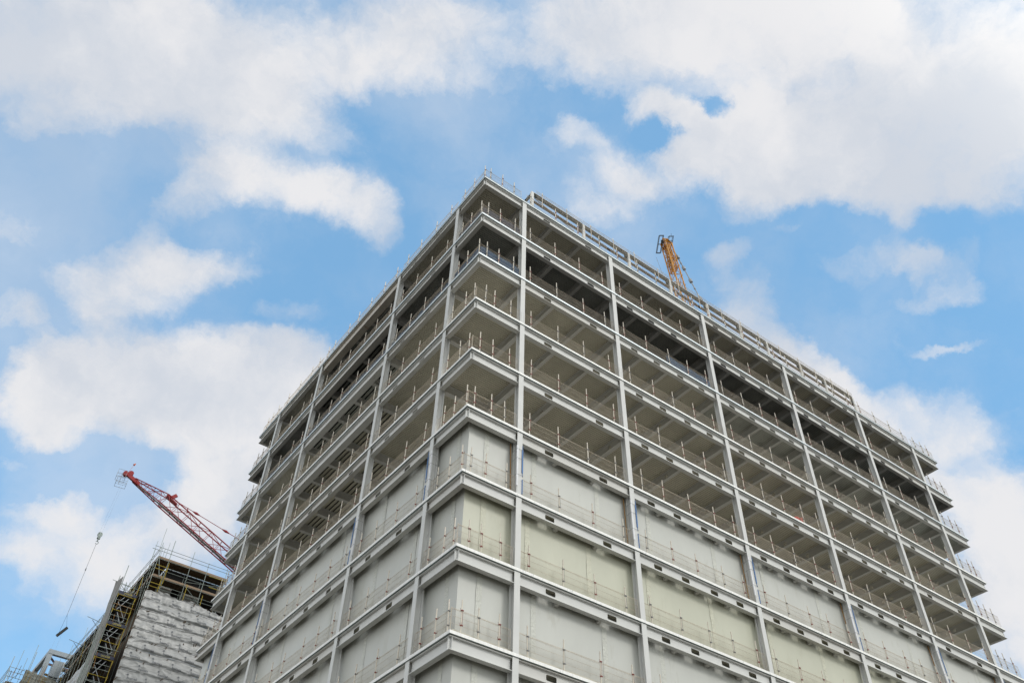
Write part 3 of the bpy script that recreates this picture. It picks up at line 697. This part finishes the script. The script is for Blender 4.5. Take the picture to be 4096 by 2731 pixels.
hz = Vector((rd.x, rd.y, 0)).normalized(); hs = Vector((-hz.y, hz.x, 0)); Zv = Vector((0, 0, 1))
cage(m, rtip-hz*.15-Zv*1.75, hz, hs, Zv, 1.2, 1.1, .85, .022); cage(m, rtip-hz*.45-Zv*.95, hz, hs, Zv, 1.0, 1.0, 1.0, .02); m.tube(rtip-hz*.4, rtip-hz*.4-Zv*1.7, .03, 5)
crn(m, 'work_platform', MGREY, RC, o0)
m = MB(); m.tube(rtip+upj*.4, rtip+upj*1.5-rd*.3, .02, 4); m.tube(rtip+upj*1.45-rd*.3, rtip+upj*1.75-rd*.3, .14, 8, .05); crn(m, 'beacon', mat('orange_lamp', (.55, .13, .05), .5), RC, o0)
m = MB(); mz = rbase.z-1.5
lattice(m, (rbase.x, rbase.y, 0), (rbase.x, rbase.y, mz), 2, 2, 2, 2, 20, .10, .05, (1, 0, 0), (0, 1, 0)); crn(m, 'mast', REDK, RC, o0)
m = MB(); m.box(rbase.x-1.6, rbase.x+4.5, rbase.y-1.4, rbase.y+1.4, mz, mz+1.6); m.beam(rbase, rbase+Vector((2, 0, 9)), .4, .4); crn(m, 'slew_platform', REDK, RC, o0)
hk = Vector((rtip.x-.1, rtip.y, 54.5))
m = MB(); m.tube(rtip+Vector((.12, 0, -.4)), hk+Vector((.12, 0, .5)), .005, 4); m.tube(rtip+Vector((-.12, 0, -.4)), hk+Vector((-.12, 0, .5)), .005, 4); crn(m, 'hoist_rope', DGREY, RC, o0)
m = MB(); m.tube(hk+Vector((0, -.10, .25)), hk+Vector((0, .10, .25)), .27, 14); m.box(hk.x-.17, hk.x+.17, hk.y-.12, hk.y+.12, hk.z-.3, hk.z+.5)
m.tube(hk-Vector((0, 0, .25)), hk-Vector((0, 0, .6)), .07, 6)
for i in range(7):
    a1_, a2_ = -pi*.3+i*.7, -pi*.3+(i+1)*.7; cc = hk-Vector((0, 0, .78)); m.tube(cc+Vector((sin(a1_)*.17, 0, cos(a1_)*.17)), cc+Vector((sin(a2_)*.17, 0, cos(a2_)*.17)), .04, 5)
crn(m, 'hook_block', mat('hook_grey', (.30, .36, .34), .5, col2=(.05, .06, .06), thr=.5, scale=2), RC, o0)
# suspended load
ld = Vector((-5.9, 67.1, 43.4)); LO = empty('hanging_load', tuple(ld)); tag(LO, 'slim dark steel unit hanging tilted from the long crane chain', 'load')
qa = CAM+ray(227, 2541)*114.6; qb = CAM+ray(269, 2509)*114.9; jn = Vector((-5.9, 67.1, 44.95))
def lod(m, name, mt_): m.v = [(x-ld.x, y-ld.y, z-ld.z) for x, y, z in m.v]; return m.build(name, mt_, LO)
m = MB(); dd = (qb-qa).normalized(); nn = dd.cross(Vector((0, 0, 1))).normalized(); uu = nn.cross(dd)
for s_ in (-.10, .10):
    m.beam(qa+uu*s_, qb+uu*s_, .24, .05, uu)
for f in (0, .33, .66, 1): p = qa.lerp(qb, f); m.beam(p-uu*.12, p+uu*.12, .24, .06, dd)
lod(m, 'steel_frame', DGREY)
m = MB(); m.beam(qa.lerp(qb, .02), qa.lerp(qb, .98), .18, .10, uu); lod(m, 'infill_plate', BANDM)
m = MB(); m.tube(hk-Vector((0, 0, .95)), jn, .022, 4); m.tube(jn, qa.lerp(qb, .12), .016, 4); m.tube(jn, qa.lerp(qb, .92), .010, 4)
mid = (hk-Vector((0, 0, .95))).lerp(jn, .38); m.tube(mid-Vector((0, 0, .15)), mid+Vector((0, 0, .15)), .05, 5); lod(m, 'lifting_chain', DGREY)
m = MB(); m.tube(qa, qa-Vector((0, .4, 14)), .006, 3); m.tube(qa.lerp(qb, .6), qa.lerp(qb, .6)-Vector((0, .2, 14)), .006, 3); lod(m, 'tag_line', MGREY)
# yellow crane
RY = 105
yt = CAM+ray(2668, 985)*RY; yb = CAM+ray(2803, 1440)*92; yd = (yb-yt).normalized()
ys = yd.cross(Vector((0, 0, 1))).normalized(); yu = ys.cross(yd)
if yu.z < 0: yu = -yu
YC = empty('tower_crane', (yb.x, yb.y, TOP)); tag(YC, 'orange yellow luffing crane jib rising above the roof of the steel building', 'crane'); oy = Vector((yb.x, yb.y, TOP))
m = MB(); lattice(m, yt, yb, 1.25, 1.25, .72, .72, 13, .085, .034, ys, yu)
for s_ in (.17, .24, .33, .42): m.tube(yt.lerp(yb, s_)+ys*.6+yu*.3, yt.lerp(yb, s_-.01)+ys*.85+yu*.4, .03, 5)
crn(m, 'jib', YELK, YC, oy)
m = MB(); hd = yt-yd*1.1+ys*-.55
lattice(m, yt, CAM+ray(2655, 966)*RY, 1.25, .9, .5, .5, 2, .08, .05, ys, yu); lattice(m, yt+yd*.1, yt+yd*4.4, 1.1, 1.1, .2, .4, 6, .05, .05, ys, yu); crn(m, 'jib_head', YELK, YC, oy)
m = MB()
for s_ in (.12, .15, .36): p = yt.lerp(yb, s_); m.beam(p-yd*.5, p+yd*.7, .7, .05, yu)
crn(m, 'walkway_plate', MGREY, YC, oy)
gl = Vector((0, 0, 1))
lean = (up*68+rt*11).normalized(); ln_r = lean.cross(fw).normalized()
m = MB(); c1 = CAM+ray(2634, 1012)*RY; cage(m, c1, rt, fw, lean, .48, .6, 2.1, .035)
m.poly([c1+rt*.24+fw*.3, c1-rt*.24+fw*.3, c1-rt*.24-fw*.3, c1+rt*.24-fw*.3]); m.beam(CAM+ray(2644, 968)*RY, CAM+ray(2655, 966)*RY, .5, .4, up)
crn(m, 'work_platform', DGREY, YC, oy)
m = MB(); c3 = CAM+ray(2678, 982)*RY; cage(m, c3, rt, fw, lean, .5, .7, 1.1, .03); m.tube(c3+up*1.1+rt*.2, c3+up*1.45+rt*.2, .02, 5); crn(m, 'work_platform', DGREY, YC, oy)
m = MB(); a_ = yt+yd*.9+ys*.9+yu*.4; pe = CAM+ray(2803, 1198)*97; pe2 = CAM+ray(2900, 1360)*92
pw = CAM+ray(2690, 990)*RY
m.tube(pw, pe, .06, 6); m.tube(pe, pe2, .06, 6)
dd = (pe-pw).normalized()
for f in (.20, .32, .42, .66, .80, .99):
    q = pw.lerp(pe, f); big = f in (.20, .42, .66, .99); m.tube(q-dd*(.28 if big else .12), q+dd*(.28 if big else .12), .19 if big else .10, 6)
crn(m, 'pendant_bar', MGREY, YC, oy)
m = MB(); m.tube(CAM+ray(2625, 1030)*104, CAM+ray(2700, 1230)*96, .018, 4); crn(m, 'hoist_rope', MGREY, YC, oy)
m = MB(); lattice(m, (yb.x, yb.y, 0), (yb.x, yb.y, yb.z-1), 2, 2, 2, 2, 22, .1, .05, (1, 0, 0), (0, 1, 0)); m.box(yb.x-1.5, yb.x+1.5, yb.y-1.5, yb.y+1.5, yb.z-1.6, yb.z-.6); crn(m, 'mast', YELK, YC, oy)

# ------------------------------------------------------------------ scaffolded apartment block
YB, XB, XE, YE, ZB = 57.1, -1.0, 6.7, 90.2, 49.1
AB = empty('apartment_block', (2.5, 73, 0)); tag(AB, 'dark concrete apartment block wrapped in scaffolding and white sheeting', 'building')
def abp(m, name, mt_): m.v = [(x-2.5, y-73, z) for x, y, z in m.v]; return m.build(name, mt_, AB)
m = MB(); m.box(XB+1.5, XE+8, YB+1.5, YE-1.5, 0, 44.2); abp(m, 'wall', BROWND)
for (a, b) in ((.42, 1.70), (3.05, 4.75)):
    m = MB(); m.box(a, b, YB+1.6, YB+3.2, 45.3, 47.75); abp(m, 'parapet_block', mat('pale_block', (.34, .33, .30), .8))
m = MB(); m.box(XB+1.3, .45, YB+1.6, YE-2, 44.2, 46.9); abp(m, 'wall', BROWND)
SC = empty('scaffold', (2.5, 73, 0)); tag(SC, 'tube and board scaffold round the sheeted apartment block left of the steel building', 'scaffold')
def scp(m, name, mt_): m.v = [(x-2.5, y-73, z) for x, y, z in m.v]; return m.build(name, mt_, SC)
for zt in (49.1, 47.06):     # boarded lifts with pale toe boards
    m = MB(); m.box(XB+.03, XE, YB+.03, YB+1.45, zt-.28, zt-.22); m.box(XB+.03, XB+1.4, YB+1.45, YE, zt-.28, zt-.22)
    for i in range(14): m.box(XB+.3+i*.55, XB+.38+i*.55, YB+.1, YB+1.4, zt-.34, zt-.28)
    scp(m, 'deck_boards_and_fill', BROWND)
    m = MB(); m.box(XB, XE, YB, YB+.03, zt-.22, zt); m.box(XB-.03, XB, YB, YE, zt-.22, zt); scp(m, 'toe_board', BROWNB)
m = MB(); m.box(XB+1.5, XE+8, YB+1.5, YE-2, 47.9, 48.82); m.box(XB+1.2, XE, YB+1.3, YB+1.5, 44.0, 45.3); scp(m, 'deck_boards_and_fill', GAP_SHADE)  # dark fill boxes added for the shaded gap under the top lift
rs = random.Random(5)
xs_ = [XB-.02, .12, 2.42, 4.25, 6.35]
for x in xs_:
    m = MB(); top = {0: 50.6, 1: 51.3, 2: 50.8, 3: 50.1, 4: 50.3}[xs_.index(x)]
    m.tube((x, YB-.06, 0), (x, YB-.06, top), .03, 6); m.tube((x+.05, YB+1.3, 43), (x+.05, YB+1.3, 49), .03, 6); scp(m, 'standard', TUBEM)
for x, z0, z1 in ((-.02, 44.5, 47.0), (.22, 46.2, 48.6), (2.7, 44.5, 47.0), (4.55, 44.5, 46.4)):
    m = MB(); m.tube((x, YB-.12, z0), (x, YB-.12, z1), .032, 6); scp(m, 'yellow_tube', TUBEY)
for z, a, b in ((50.0, -1.7, 7), (49.63, -1.9, 7), (48.75, -1, 6.8), (48.0, -1.0, 6.9), (47.6, -1.0, 6.9), (46.7, -1, 6.8), (46.0, -1, 6.9), (45.6, -1, 6.9)):
    m = MB(); m.tube((a, YB-.1, z), (b, YB-.1, z+rs.uniform(-.03, .03)), .026, 6); scp(m, 'ledger', TUBEM)
for z, a, b in ((48.02, -1.0, .1), (47.62, -1.0, .3), (46.02, -1.0, .2), (45.62, -1.0, .1), (48.7, 4.6, 6.6), (47.5, 4.9, 6.6)):
    m = MB(); m.tube((a, YB-.13, z), (b, YB-.13, z), .035, 6); scp(m, 'yellow_tube', TUBEY)
for p, q in (((-.95, 48.9), (-.3, 46.8)), ((2.3, 46.9), (6.6, 43.8)), ((2.3, 47.2), (6.6, 48.0))):
    m = MB(); m.tube((p[0], YB-.09, p[1]), (q[0], YB-.09, q[1]), .028, 6); scp(m, 'brace', TUBEM)
for x, y, z0, z1 in ((-1.14, YB+.1, 49.4, 52.4), (-.75, YB+.6, 49.0, 50.7), (-.45, YB+.8, 49.0, 50.5), (-.15, YB+.9, 49.0, 51.4), (.15, YB+.2, 49.0, 51.3), (-1.5, YB+.5, 47.5, 50.9), (-1.3, YB+1.4, 47.8, 50.5), (2.1, YB+.7, 49, 49.4), (5.2, YB+.7, 49, 49.5)):
    m = MB(); m.tube((x, y, z0), (x, y, z1), .022, 5); scp(m, 'standard', TUBEM)
# left flank of the scaffold
for j in range(16):
    y = YB+1.9+j*2.0
    m = MB(); m.tube((XB-.06, y, 0), (XB-.06, y, 49.3+rs.choice((.2, .7, 1.1, 2.0))), .026, 5); m.tube((XB+1.2, y, 43), (XB+1.2, y, 49), .028, 5)
    m.tube((XB-.2, y, 47.0), (XB+1.4, y, 47.0), .026, 5); scp(m, 'standard', TUBEM)
    if j % 2 == 0:
        m = MB(); m.tube((XB-.08, y, 45.2), (XB-.08, y+2.2, 49.0), .026, 5); scp(m, 'brace', TUBEY if j % 4 else TUBEM)
for z in (50.0, 49.63, 48.0, 47.6, 46.0, 45.6):
    m = MB(); m.tube((XB-.09, YB, z), (XB-.09, YE, z+rs.uniform(-.04, .04)), .026, 5); scp(m, 'ledger', TUBEM)
for y, z in ((59.8, 46.2), (66.8, 44.8), (73.0, 44.6), (80.0, 42.0)):     # outriggers
    m = MB(); m.tube((XB, y, z), (XB-3.0, y+rs.uniform(-.3, .3), z+.35), .03, 5); m.tube((XB-.1, y+.4, z-1.4), (XB-2.4, y, z+.25), .026, 5); scp(m, 'outrigger', TUBEM)
# white sheeting
SH = empty('white_sheeting', (2.5, 57, 0)); tag(SH, 'crumpled white plastic sheeting with faint print hung over the apartment block scaffold', 'sheeting')
def shp(m, name, mt_, sm=True): m.v = [(x-2.5, y-57, z) for x, y, z in m.v]; return m.build(name, mt_, SH, smooth=sm)
LIFT = 1.02
def drape(a, z, seed):
    """outward hang of the sheet at a, z: tiers tied along each lift, each tier's loose hem hanging over the next"""
    zz = z+.06*sin(a*.8+seed)+.10*mn.noise(Vector((a*.35, z*.25, seed)))
    t_ = (45.2-zz)/LIFT; b0_ = math.floor(t_)
    q = mn.noise(Vector((b0_*3.3, seed, 0)))
    tie = 2.1+.9*q; ph = (a/tie+b0_*.37+seed) % 1.0
    t_ += .06*(sin(pi*ph)-.5)+.22*mn.noise(Vector((a*.22, b0_*1.7, seed+8)))                       # hems sag between the ties
    b_ = math.floor(t_); f_ = t_-b_; q = mn.noise(Vector((b_*3.3, seed, 0)))
    w_ = (abs(mn.noise(Vector((b_*7.7, seed, 2))))*1.6+.5)*(.75+.8*abs(mn.noise(Vector((a*.3, b_*2.3, seed)))))
    hem = (f_**1.3)*max(0, 1-max(0, f_-.90)*9)
    d = .22*w_*hem
    ang = atan2(f_*LIFT+.10, (min(ph, 1-ph)*tie if ph < .5 else -min(ph, 1-ph)*tie)+1e-4)
    d += .05*sin(ang*(7+3*q)+b_)*hem*max(0, 1-min(ph, 1-ph)*tie/.9)
    d += .018*sin(a*(8+2*q)+1.5*mn.noise(Vector((a*.5, b_*2.0, seed)))+z*.8*q)*(.3+.7*f_)*(2 if b_ < 1 else 1)
    n_ = mn.noise(Vector((a*.30+z*.42, z*.4-a*.12, seed+3))); d += .045*(1-min(1, abs(n_)*12))
    n_ = mn.noise(Vector((a*.5-z*.65, z*.5+a*.2, seed+13))); d += .035*(1-min(1, abs(n_)*12))
    return d
def topz(a): return 45.2+.10*sin(a*2.1)+.05*sin(a*7.3)-(.25 if a > 5 else 0)*(a-5)
def sheet(a0, a1, z0, fx_, seed, step=.07, zt=None):
    m = MB(); nx = int((a1-a0)/step); nz = int((45.2-z0)/step)
    for j in range(nz+1):
        for i in range(nx+1):
            a = a0+(a1-a0)*i/nx; tz = topz(a) if zt is None else zt+.15*sin(a*1.7); z = z0+(tz-z0)*j/nz
            m.v.append(fx_(a, drape(a, z, seed), z))
    for j in range(nz):
        for i in range(nx):
            b = j*(nx+1)+i; m.f.append((b, b+1, b+nx+2, b+nx+1))
    return m
FY = YB-.16
sheetF = shp(sheet(XB-.15, XE+.5, 33.5, lambda a, d, z: (a, FY-d, z), 1.0), 'front_sheet', WRAP)
m = MB(); m.box(XB, XE+.5, FY+.02, FY+.04, 0, 33.6); shp(m, 'lower_sheet', WRAP)
shp(sheet(YB-.1, YB+1.0, 30, lambda a, d, z: (XB-.12-d*.6, a, z), 4.0), 'return_sheet', WRAP)
shp(sheet(YB+5.5, YE, 28, lambda a, d, z: (XB-.15-d*.7, a, z), 6.0, .16, 44.0), 'flank_sheet', WRAP)
for j in range(12):      # the tie lines that hold the bands
    m = MB(); pa_ = None
    for i in range(60):
        a = XB-.1+(XE+.5-XB)*i/59; z = 45.2-LIFT*(j+1); 
        for _ in range(3): z = 45.2-LIFT*(j+1)-.07*sin(a*.8+1.0)-.12*mn.noise(Vector((a*.35, z*.25, 1.0)))
        q_ = Vector((a, FY-.035, z))
        if pa_ is not None: m.tube(pa_, q_, .022, 5, cap=False)
        pa_ = q_
    shp(m, 'tie_line', WHITEP)
# ties and tears
m = MB()
for i in range(26):
    a = XB+rs.uniform(.3, 7); z = 45.1-LIFT*rs.randint(0, 9)-rs.uniform(0, .2); y = FY-drape(a, z, 1.0)-.03; m.beam((a, y, z), (a+rs.uniform(-.15, .3), y-.05, z+rs.uniform(.1, .3)), .06, .05)
for z in [45.0-LIFT*j for j in range(11)]: m.beam((XB-.2, FY-.12, z-.1), (XB+.05, FY-.2, z+.25), .05, .05)
shp(m, 'tie', BROWND, False)
# printed words and round marks on the sheeting
def text_mesh(body, size, name, mt_, place, parent, orig, font_x=1.0):
    cu = bpy.data.curves.new(name, 'FONT'); cu.body = body; cu.size = size; cu.extrude = .002; cu.resolution_u = 2
    o = bpy.data.objects.new(name, cu); COL.objects.link(o); bpy.context.view_layer.update()
    me = bpy.data.meshes.new_from_object(o); bpy.data.objects.remove(o)
    pts = [place(v.co.x*font_x, v.co.y, v.co.z) for v in me.vertices]
    m = MB(); m.v = [tuple(Vector(p)-Vector(orig)) for p in pts]; m.f = [tuple(p.vertices) for p in me.polygons]
    return m
words = MB(); blues = MB(); base_t = {}
def add_word(body, a, z, size, tgt, tilt=0):
    key = (body, size)
    if key not in base_t: base_t[key] = text_mesh(body, size, 'word', PRINT, lambda x, y, w: (x, y, w), None, (0, 0, 0))
    t_ = base_t[key]; b = len(tgt.v)
    for x, y, w in t_.v:
        xx = a+x; zz = z+y+x*tilt; tgt.v.append((xx, FY-drape(xx, zz, 1.0)-.05-w, zz))
    tgt.f += [tuple(b+i for i in f) for f in t_.f]
for j in range(10):
    z = 44.62-LIFT*j
    for i in range(4):
        a = XB+.7+i*2.0+(j % 2)*.9+rs.uniform(-.2, .2)
        if a > 6: continue
        add_word('homes', a, z-.28, .36, words, rs.uniform(-.05, .05)); add_word('\u00ae' if False else 'O', a-.1, z+.05, .26, words); add_word('4', a-.05, z+.08, .22, words)
        if rs.random() < .4: add_word('~~~~~~', a+.5, z-.5, .22, blues, -.02)
shp(words, 'printed_words', PRINT, False); shp(blues, 'printed_ribbon', PRINTB, False)
# stair tower with netting
ST = empty('stair_tower', (-2.5, 59, 0)); tag(ST, 'scaffold stair tower with navy lettered boards beside the white sheeted block', 'stair tower')
def stp(m, name, mt_, sm=False): m.v = [(x+2.5, y-59, z) for x, y, z in m.v]; return m.build(name, mt_, ST, smooth=sm)
TX0, TX1, TY0, TY1 = -3.35, -1.62, 58.0, 60.6
for x in (TX0, TX1):
    for y in (TY0, TY1):
        m = MB(); m.tube((x, y, 0), (x, y, 46.6+(.9 if x == TX0 else .2)), .035, 6); stp(m, 'standard', TUBEY if x == TX1 else TUBEM)
lz_ = [44.4-1.62*i for i in range(9)]
for i, z in enumerate(lz_):
    m = MB(); m.box(TX0, TX1, TY0, TY1, z-.14, z-.08) if i % 2 == 0 else m.box(TX0, TX0+.7, TY0, TY1, z-.14, z-.08); stp(m, 'platform', DGREY)
    m = MB(); m.tube((TX0-.05, TY0-.03, z-.12), (TX1+.1, TY0-.03, z-.12), .03, 5)
    m.tube((TX1+.02, TY0, z-.4), (TX1+.02, TY0, z+.1), .045, 6); m.tube((TX0+.02, TY0, z-.4), (TX0+.02, TY0, z+.0), .045, 6); stp(m, 'ledger', TUBEY)
    m = MB(); m.tube((TX0, TY0, z+.5), (TX1, TY0, z+.5), .025, 5); m.tube((TX0, TY0, z+.95), (TX1, TY0, z+.95), .025, 5); stp(m, 'handrail', TUBEM)
    m = MB(); m.beam((TX0+.5 if i % 2 else TX1-.5, TY0+.4, z-.1), (TX1-.4 if i % 2 else TX0+.4, TY0+.4, z-1.6), .6, .06); m.beam((TX0+.3 if i % 2 else TX1-.3, TY0+.1, z+.8), (TX1-.4 if i % 2 else TX0+.4, TY0+.1, z-.7), .05, .05); stp(m, 'stair_flight', MGREY)
    if i % 2 == 0:
        bd = MB(); bd.box(TX0, TX1+.05, TY0-.08, TY0-.05, z, z+.28); bo = stp(bd, 'lettered_board', SIGNB)
        tm = text_mesh('LADAS' if i % 4 == 0 else 'LADDER', .30, 'w', SIGNY, lambda x, y, w, z=z: (TX0+.62+x, TY0-.085-w, z+.02+y), None, (-2.5, 59, 0)) if False else text_mesh('LADDER', .27, 'w', SIGNY, lambda x, y, w, z=z: (TX0+.50+x*.85, TY0-.085-w, z+.04+y), None, (-2.5, 59, 0))
        tm.build('board_lettering', SIGNY, bo)
rk = random.Random(11)
for i in range(26):
    m = MB(); x = rk.uniform(TX0, TX1); y = rk.uniform(TY0, TY1); z = rk.uniform(28, 44.5)
    if i % 3: m.tube((x, y, z), (x+rk.uniform(-.2, .2), y+rk.uniform(-.2, .2), z+rk.uniform(1.2, 2.6)), .028, 5)
    else: m.tube((TX0-.1, TY0-.05, z), (TX1+.3, TY0-.05, z+rk.uniform(-.3, .3)), .028, 5)
    stp(m, 'pole', TUBEM if i % 4 else TIMBER)
for i in range(10):
    z = 44.4-1.62*i; m = MB(); m.box(TX0+.9, TX1, TY1-.5, TY1, z-1.35, z-.3); stp(m, 'infill_panel', DGREY if i % 2 else BROWND)
for i in range(9):
    m = MB(); y = TY0+.1+i*.32; z0_ = 30+rk.uniform(0, 8); m.tube((TX0-.2, y, z0_), (TX0-.2, y+rk.uniform(-.3, .3), z0_+rk.uniform(5, 9)), .025, 5); stp(m, 'pole', TUBEM)
def netw(a0, a1, z0, z1, fx_, amp=.06):
    m = MB(); nx = int((a1-a0)/.2)+2; nz = int((z1-z0)/.5)
    for j in range(nz+1):
        for i in range(nx+1):
            a = a0+(a1-a0)*i/nx; z = z0+(z1-z0)*j/nz; m.v.append(fx_(a, amp*(mn.noise(Vector((a*1.4, z*.5, 3)))*2+abs(mn.noise(Vector((a*2.2+z*.8, z*.7, 9))))*2), z))
    for j in range(nz):
        for i in range(nx):
            b = j*(nx+1)+i; m.f.append((b, b+1, b+nx+2, b+nx+1))
    return m
stp(netw(TY0-.1, TY1+.3, 20, 46.2, lambda a, d, z: (TX0-.08-d, a, z+(a-TY0)*.25)), 'netting', NETG, True)
stp(netw(TX0, TX1, 20, 46.0, lambda a, d, z: (a, TY1+.1+d, z)), 'netting', NETG, True)
# steel portal frame further back
SF = empty('steel_frame', (-3.3, 90.3, 0)); tag(SF, 'blue grey steel portal frame rising behind the far end of the scaffold', 'steel frame')
def sfp(m, name, mt_): m.v = [(x+3.3, y-90.3, z) for x, y, z in m.v]; return m.build(name, mt_, SF)
m = MB(); m.box(-3.3, -2.75, 90.3, 90.9, 0, 50.0); sfp(m, 'frame_column', SLATE)
m = MB(); m.box(-3.3, 3.0, 90.3, 90.85, 50.05, 50.6); sfp(m, 'frame_beam', SLATE)
m = MB(); m.box(-3.3, -2.8, 90.85, 112, 49.95, 50.55); sfp(m, 'frame_beam', SLATE)
for y in (96.5, 103): m = MB(); m.box(-3.3, -2.8, y, y+.5, 0, 49.95); sfp(m, 'frame_column', SLATE)
m = MB(); m.beam((-2.7, 91.2, 49.9), (-1.2, 91.2, 48.8), .2, .2); m.beam((-2.75, 91.0, 49.0), (1, 91.0, 48.9), .16, .22); m.beam((-2.75, 91.0, 47.7), (1, 91.0, 47.6), .16, .22); m.beam((-1.2, 91.2, 48.8), (0, 91.2, 48.75), .2, .2); sfp(m, 'brace', PURP)
# small glazed tower
GT = empty('glazed_tower', (-1.9, 88.7, 0)); tag(GT, 'narrow grey panelled lift tower with bright blue glass under the steel portal', 'tower')
def gtp(m, name, mt_): m.v = [(x+1.9, y-88.7, z) for x, y, z in m.v]; return m.build(name, mt_, GT)
m = MB(); m.box(-2.35, -1.25, 89.0, 90.0, 0, 45.4); m.box(-2.35, -1.25, 89.0, 90.0, 46.9, 48.9); gtp(m, 'panel_wall', SLATE)
m = MB(); m.box(-2.3, -1.3, 89.1, 89.9, 46.2, 46.9); gtp(m, 'dark_panel', DGREY)
m = MB(); m.box(-2.32, -1.3, 89.05, 89.9, 45.4, 46.2); gtp(m, 'blue_window', GLASSB)
m = MB(); m.beam((-1.25, 88.9, 44), (-1.25, 88.9, 48.9), .1, .1, (0, 1, 0)); m.beam((-2.4, 88.9, 45.8), (-1.0, 88.9, 45.7), .06, .06); gtp(m, 'trim', PAINT)
# second scaffold at the far left
S2 = empty('scaffold', (-5, 86, 0)); tag(S2, 'netted tube scaffold in the bottom left corner in front of the steel portal', 'scaffold')
def s2p(m, name, mt_, sm=False): m.v = [(x+5, y-86, z) for x, y, z in m.v]; return m.build(name, mt_, S2, smooth=sm)
m = MB(); m.box(-5.2, -1.6, 88.3, 90, 30, 45.4); s2p(m, 'backing_wall', mat('weathered_wall', (.17, .16, .14), .85, var=.4, scale=1.2))
s2p(netw(-5.2, -1.2, 30, 46.5, lambda a, d, z: (a, 88.0+d, z-.1*(a+5)), .1), 'netting', mat('green_grey_netting', (.25, .25, .22), .8, var=.35, scale=1.3), True)
for i in range(9):
    x = -7.0+i*.72
    m = MB(); m.tube((x, 87.9, 25), (x, 87.9, 46.2+rs.choice((.3, .8, 1.6, 2.6))-(.2 if x < -6 else 0)), .026, 5); s2p(m, 'standard', TUBEM if i % 3 else TUBEY)
for z in (46.3, 45.8, 45.2, 44.4, 43.6, 42.8):
    m = MB(); m.tube((-7.1, 87.85, z), (-1.2, 87.85, z-.1), .03, 5); m.tube((-7.0, 87.8, z), (-7.0, 94, z), .03, 5); s2p(m, 'ledger', TUBEM)
m = MB(); m.tube((-5.0, 87.7, 45.0), (-5.0, 87.7, 49.6), .03, 5); m.tube((-6.9, 87.7, 44.0), (-5.4, 87.7, 46.4), .03, 5); m.tube((-5.4, 87.7, 43.8), (-4.2, 87.7, 46.4), .03, 5); s2p(m, 'brace', TUBEM)
for i in range(34):
    m = MB(); x = rk.uniform(-6.9, -1.4); z = rk.uniform(41.5, 45.5)
    if i % 3: m.tube((x, 87.8, z), (x+rk.uniform(-.3, .3), 87.8, z+rk.uniform(1.0, 2.4)), .028, 5)
    else: m.tube((x, 87.75, z), (min(-1.2, x+rk.uniform(1, 3)), 87.75, z+rk.uniform(-.5, .5)), .028, 5)
    s2p(m, 'pole', (TUBEM, TIMBER, TUBEY, DGREY)[i % 4])
m = MB(); m.box(-6.8, -5.6, 88, 89, 44.6, 44.7); m.box(-6.8, -5.4, 88, 89, 42.8, 42.9); s2p(m, 'deck_boards_and_fill', BROWNB)
bpy.context.view_layer.update()
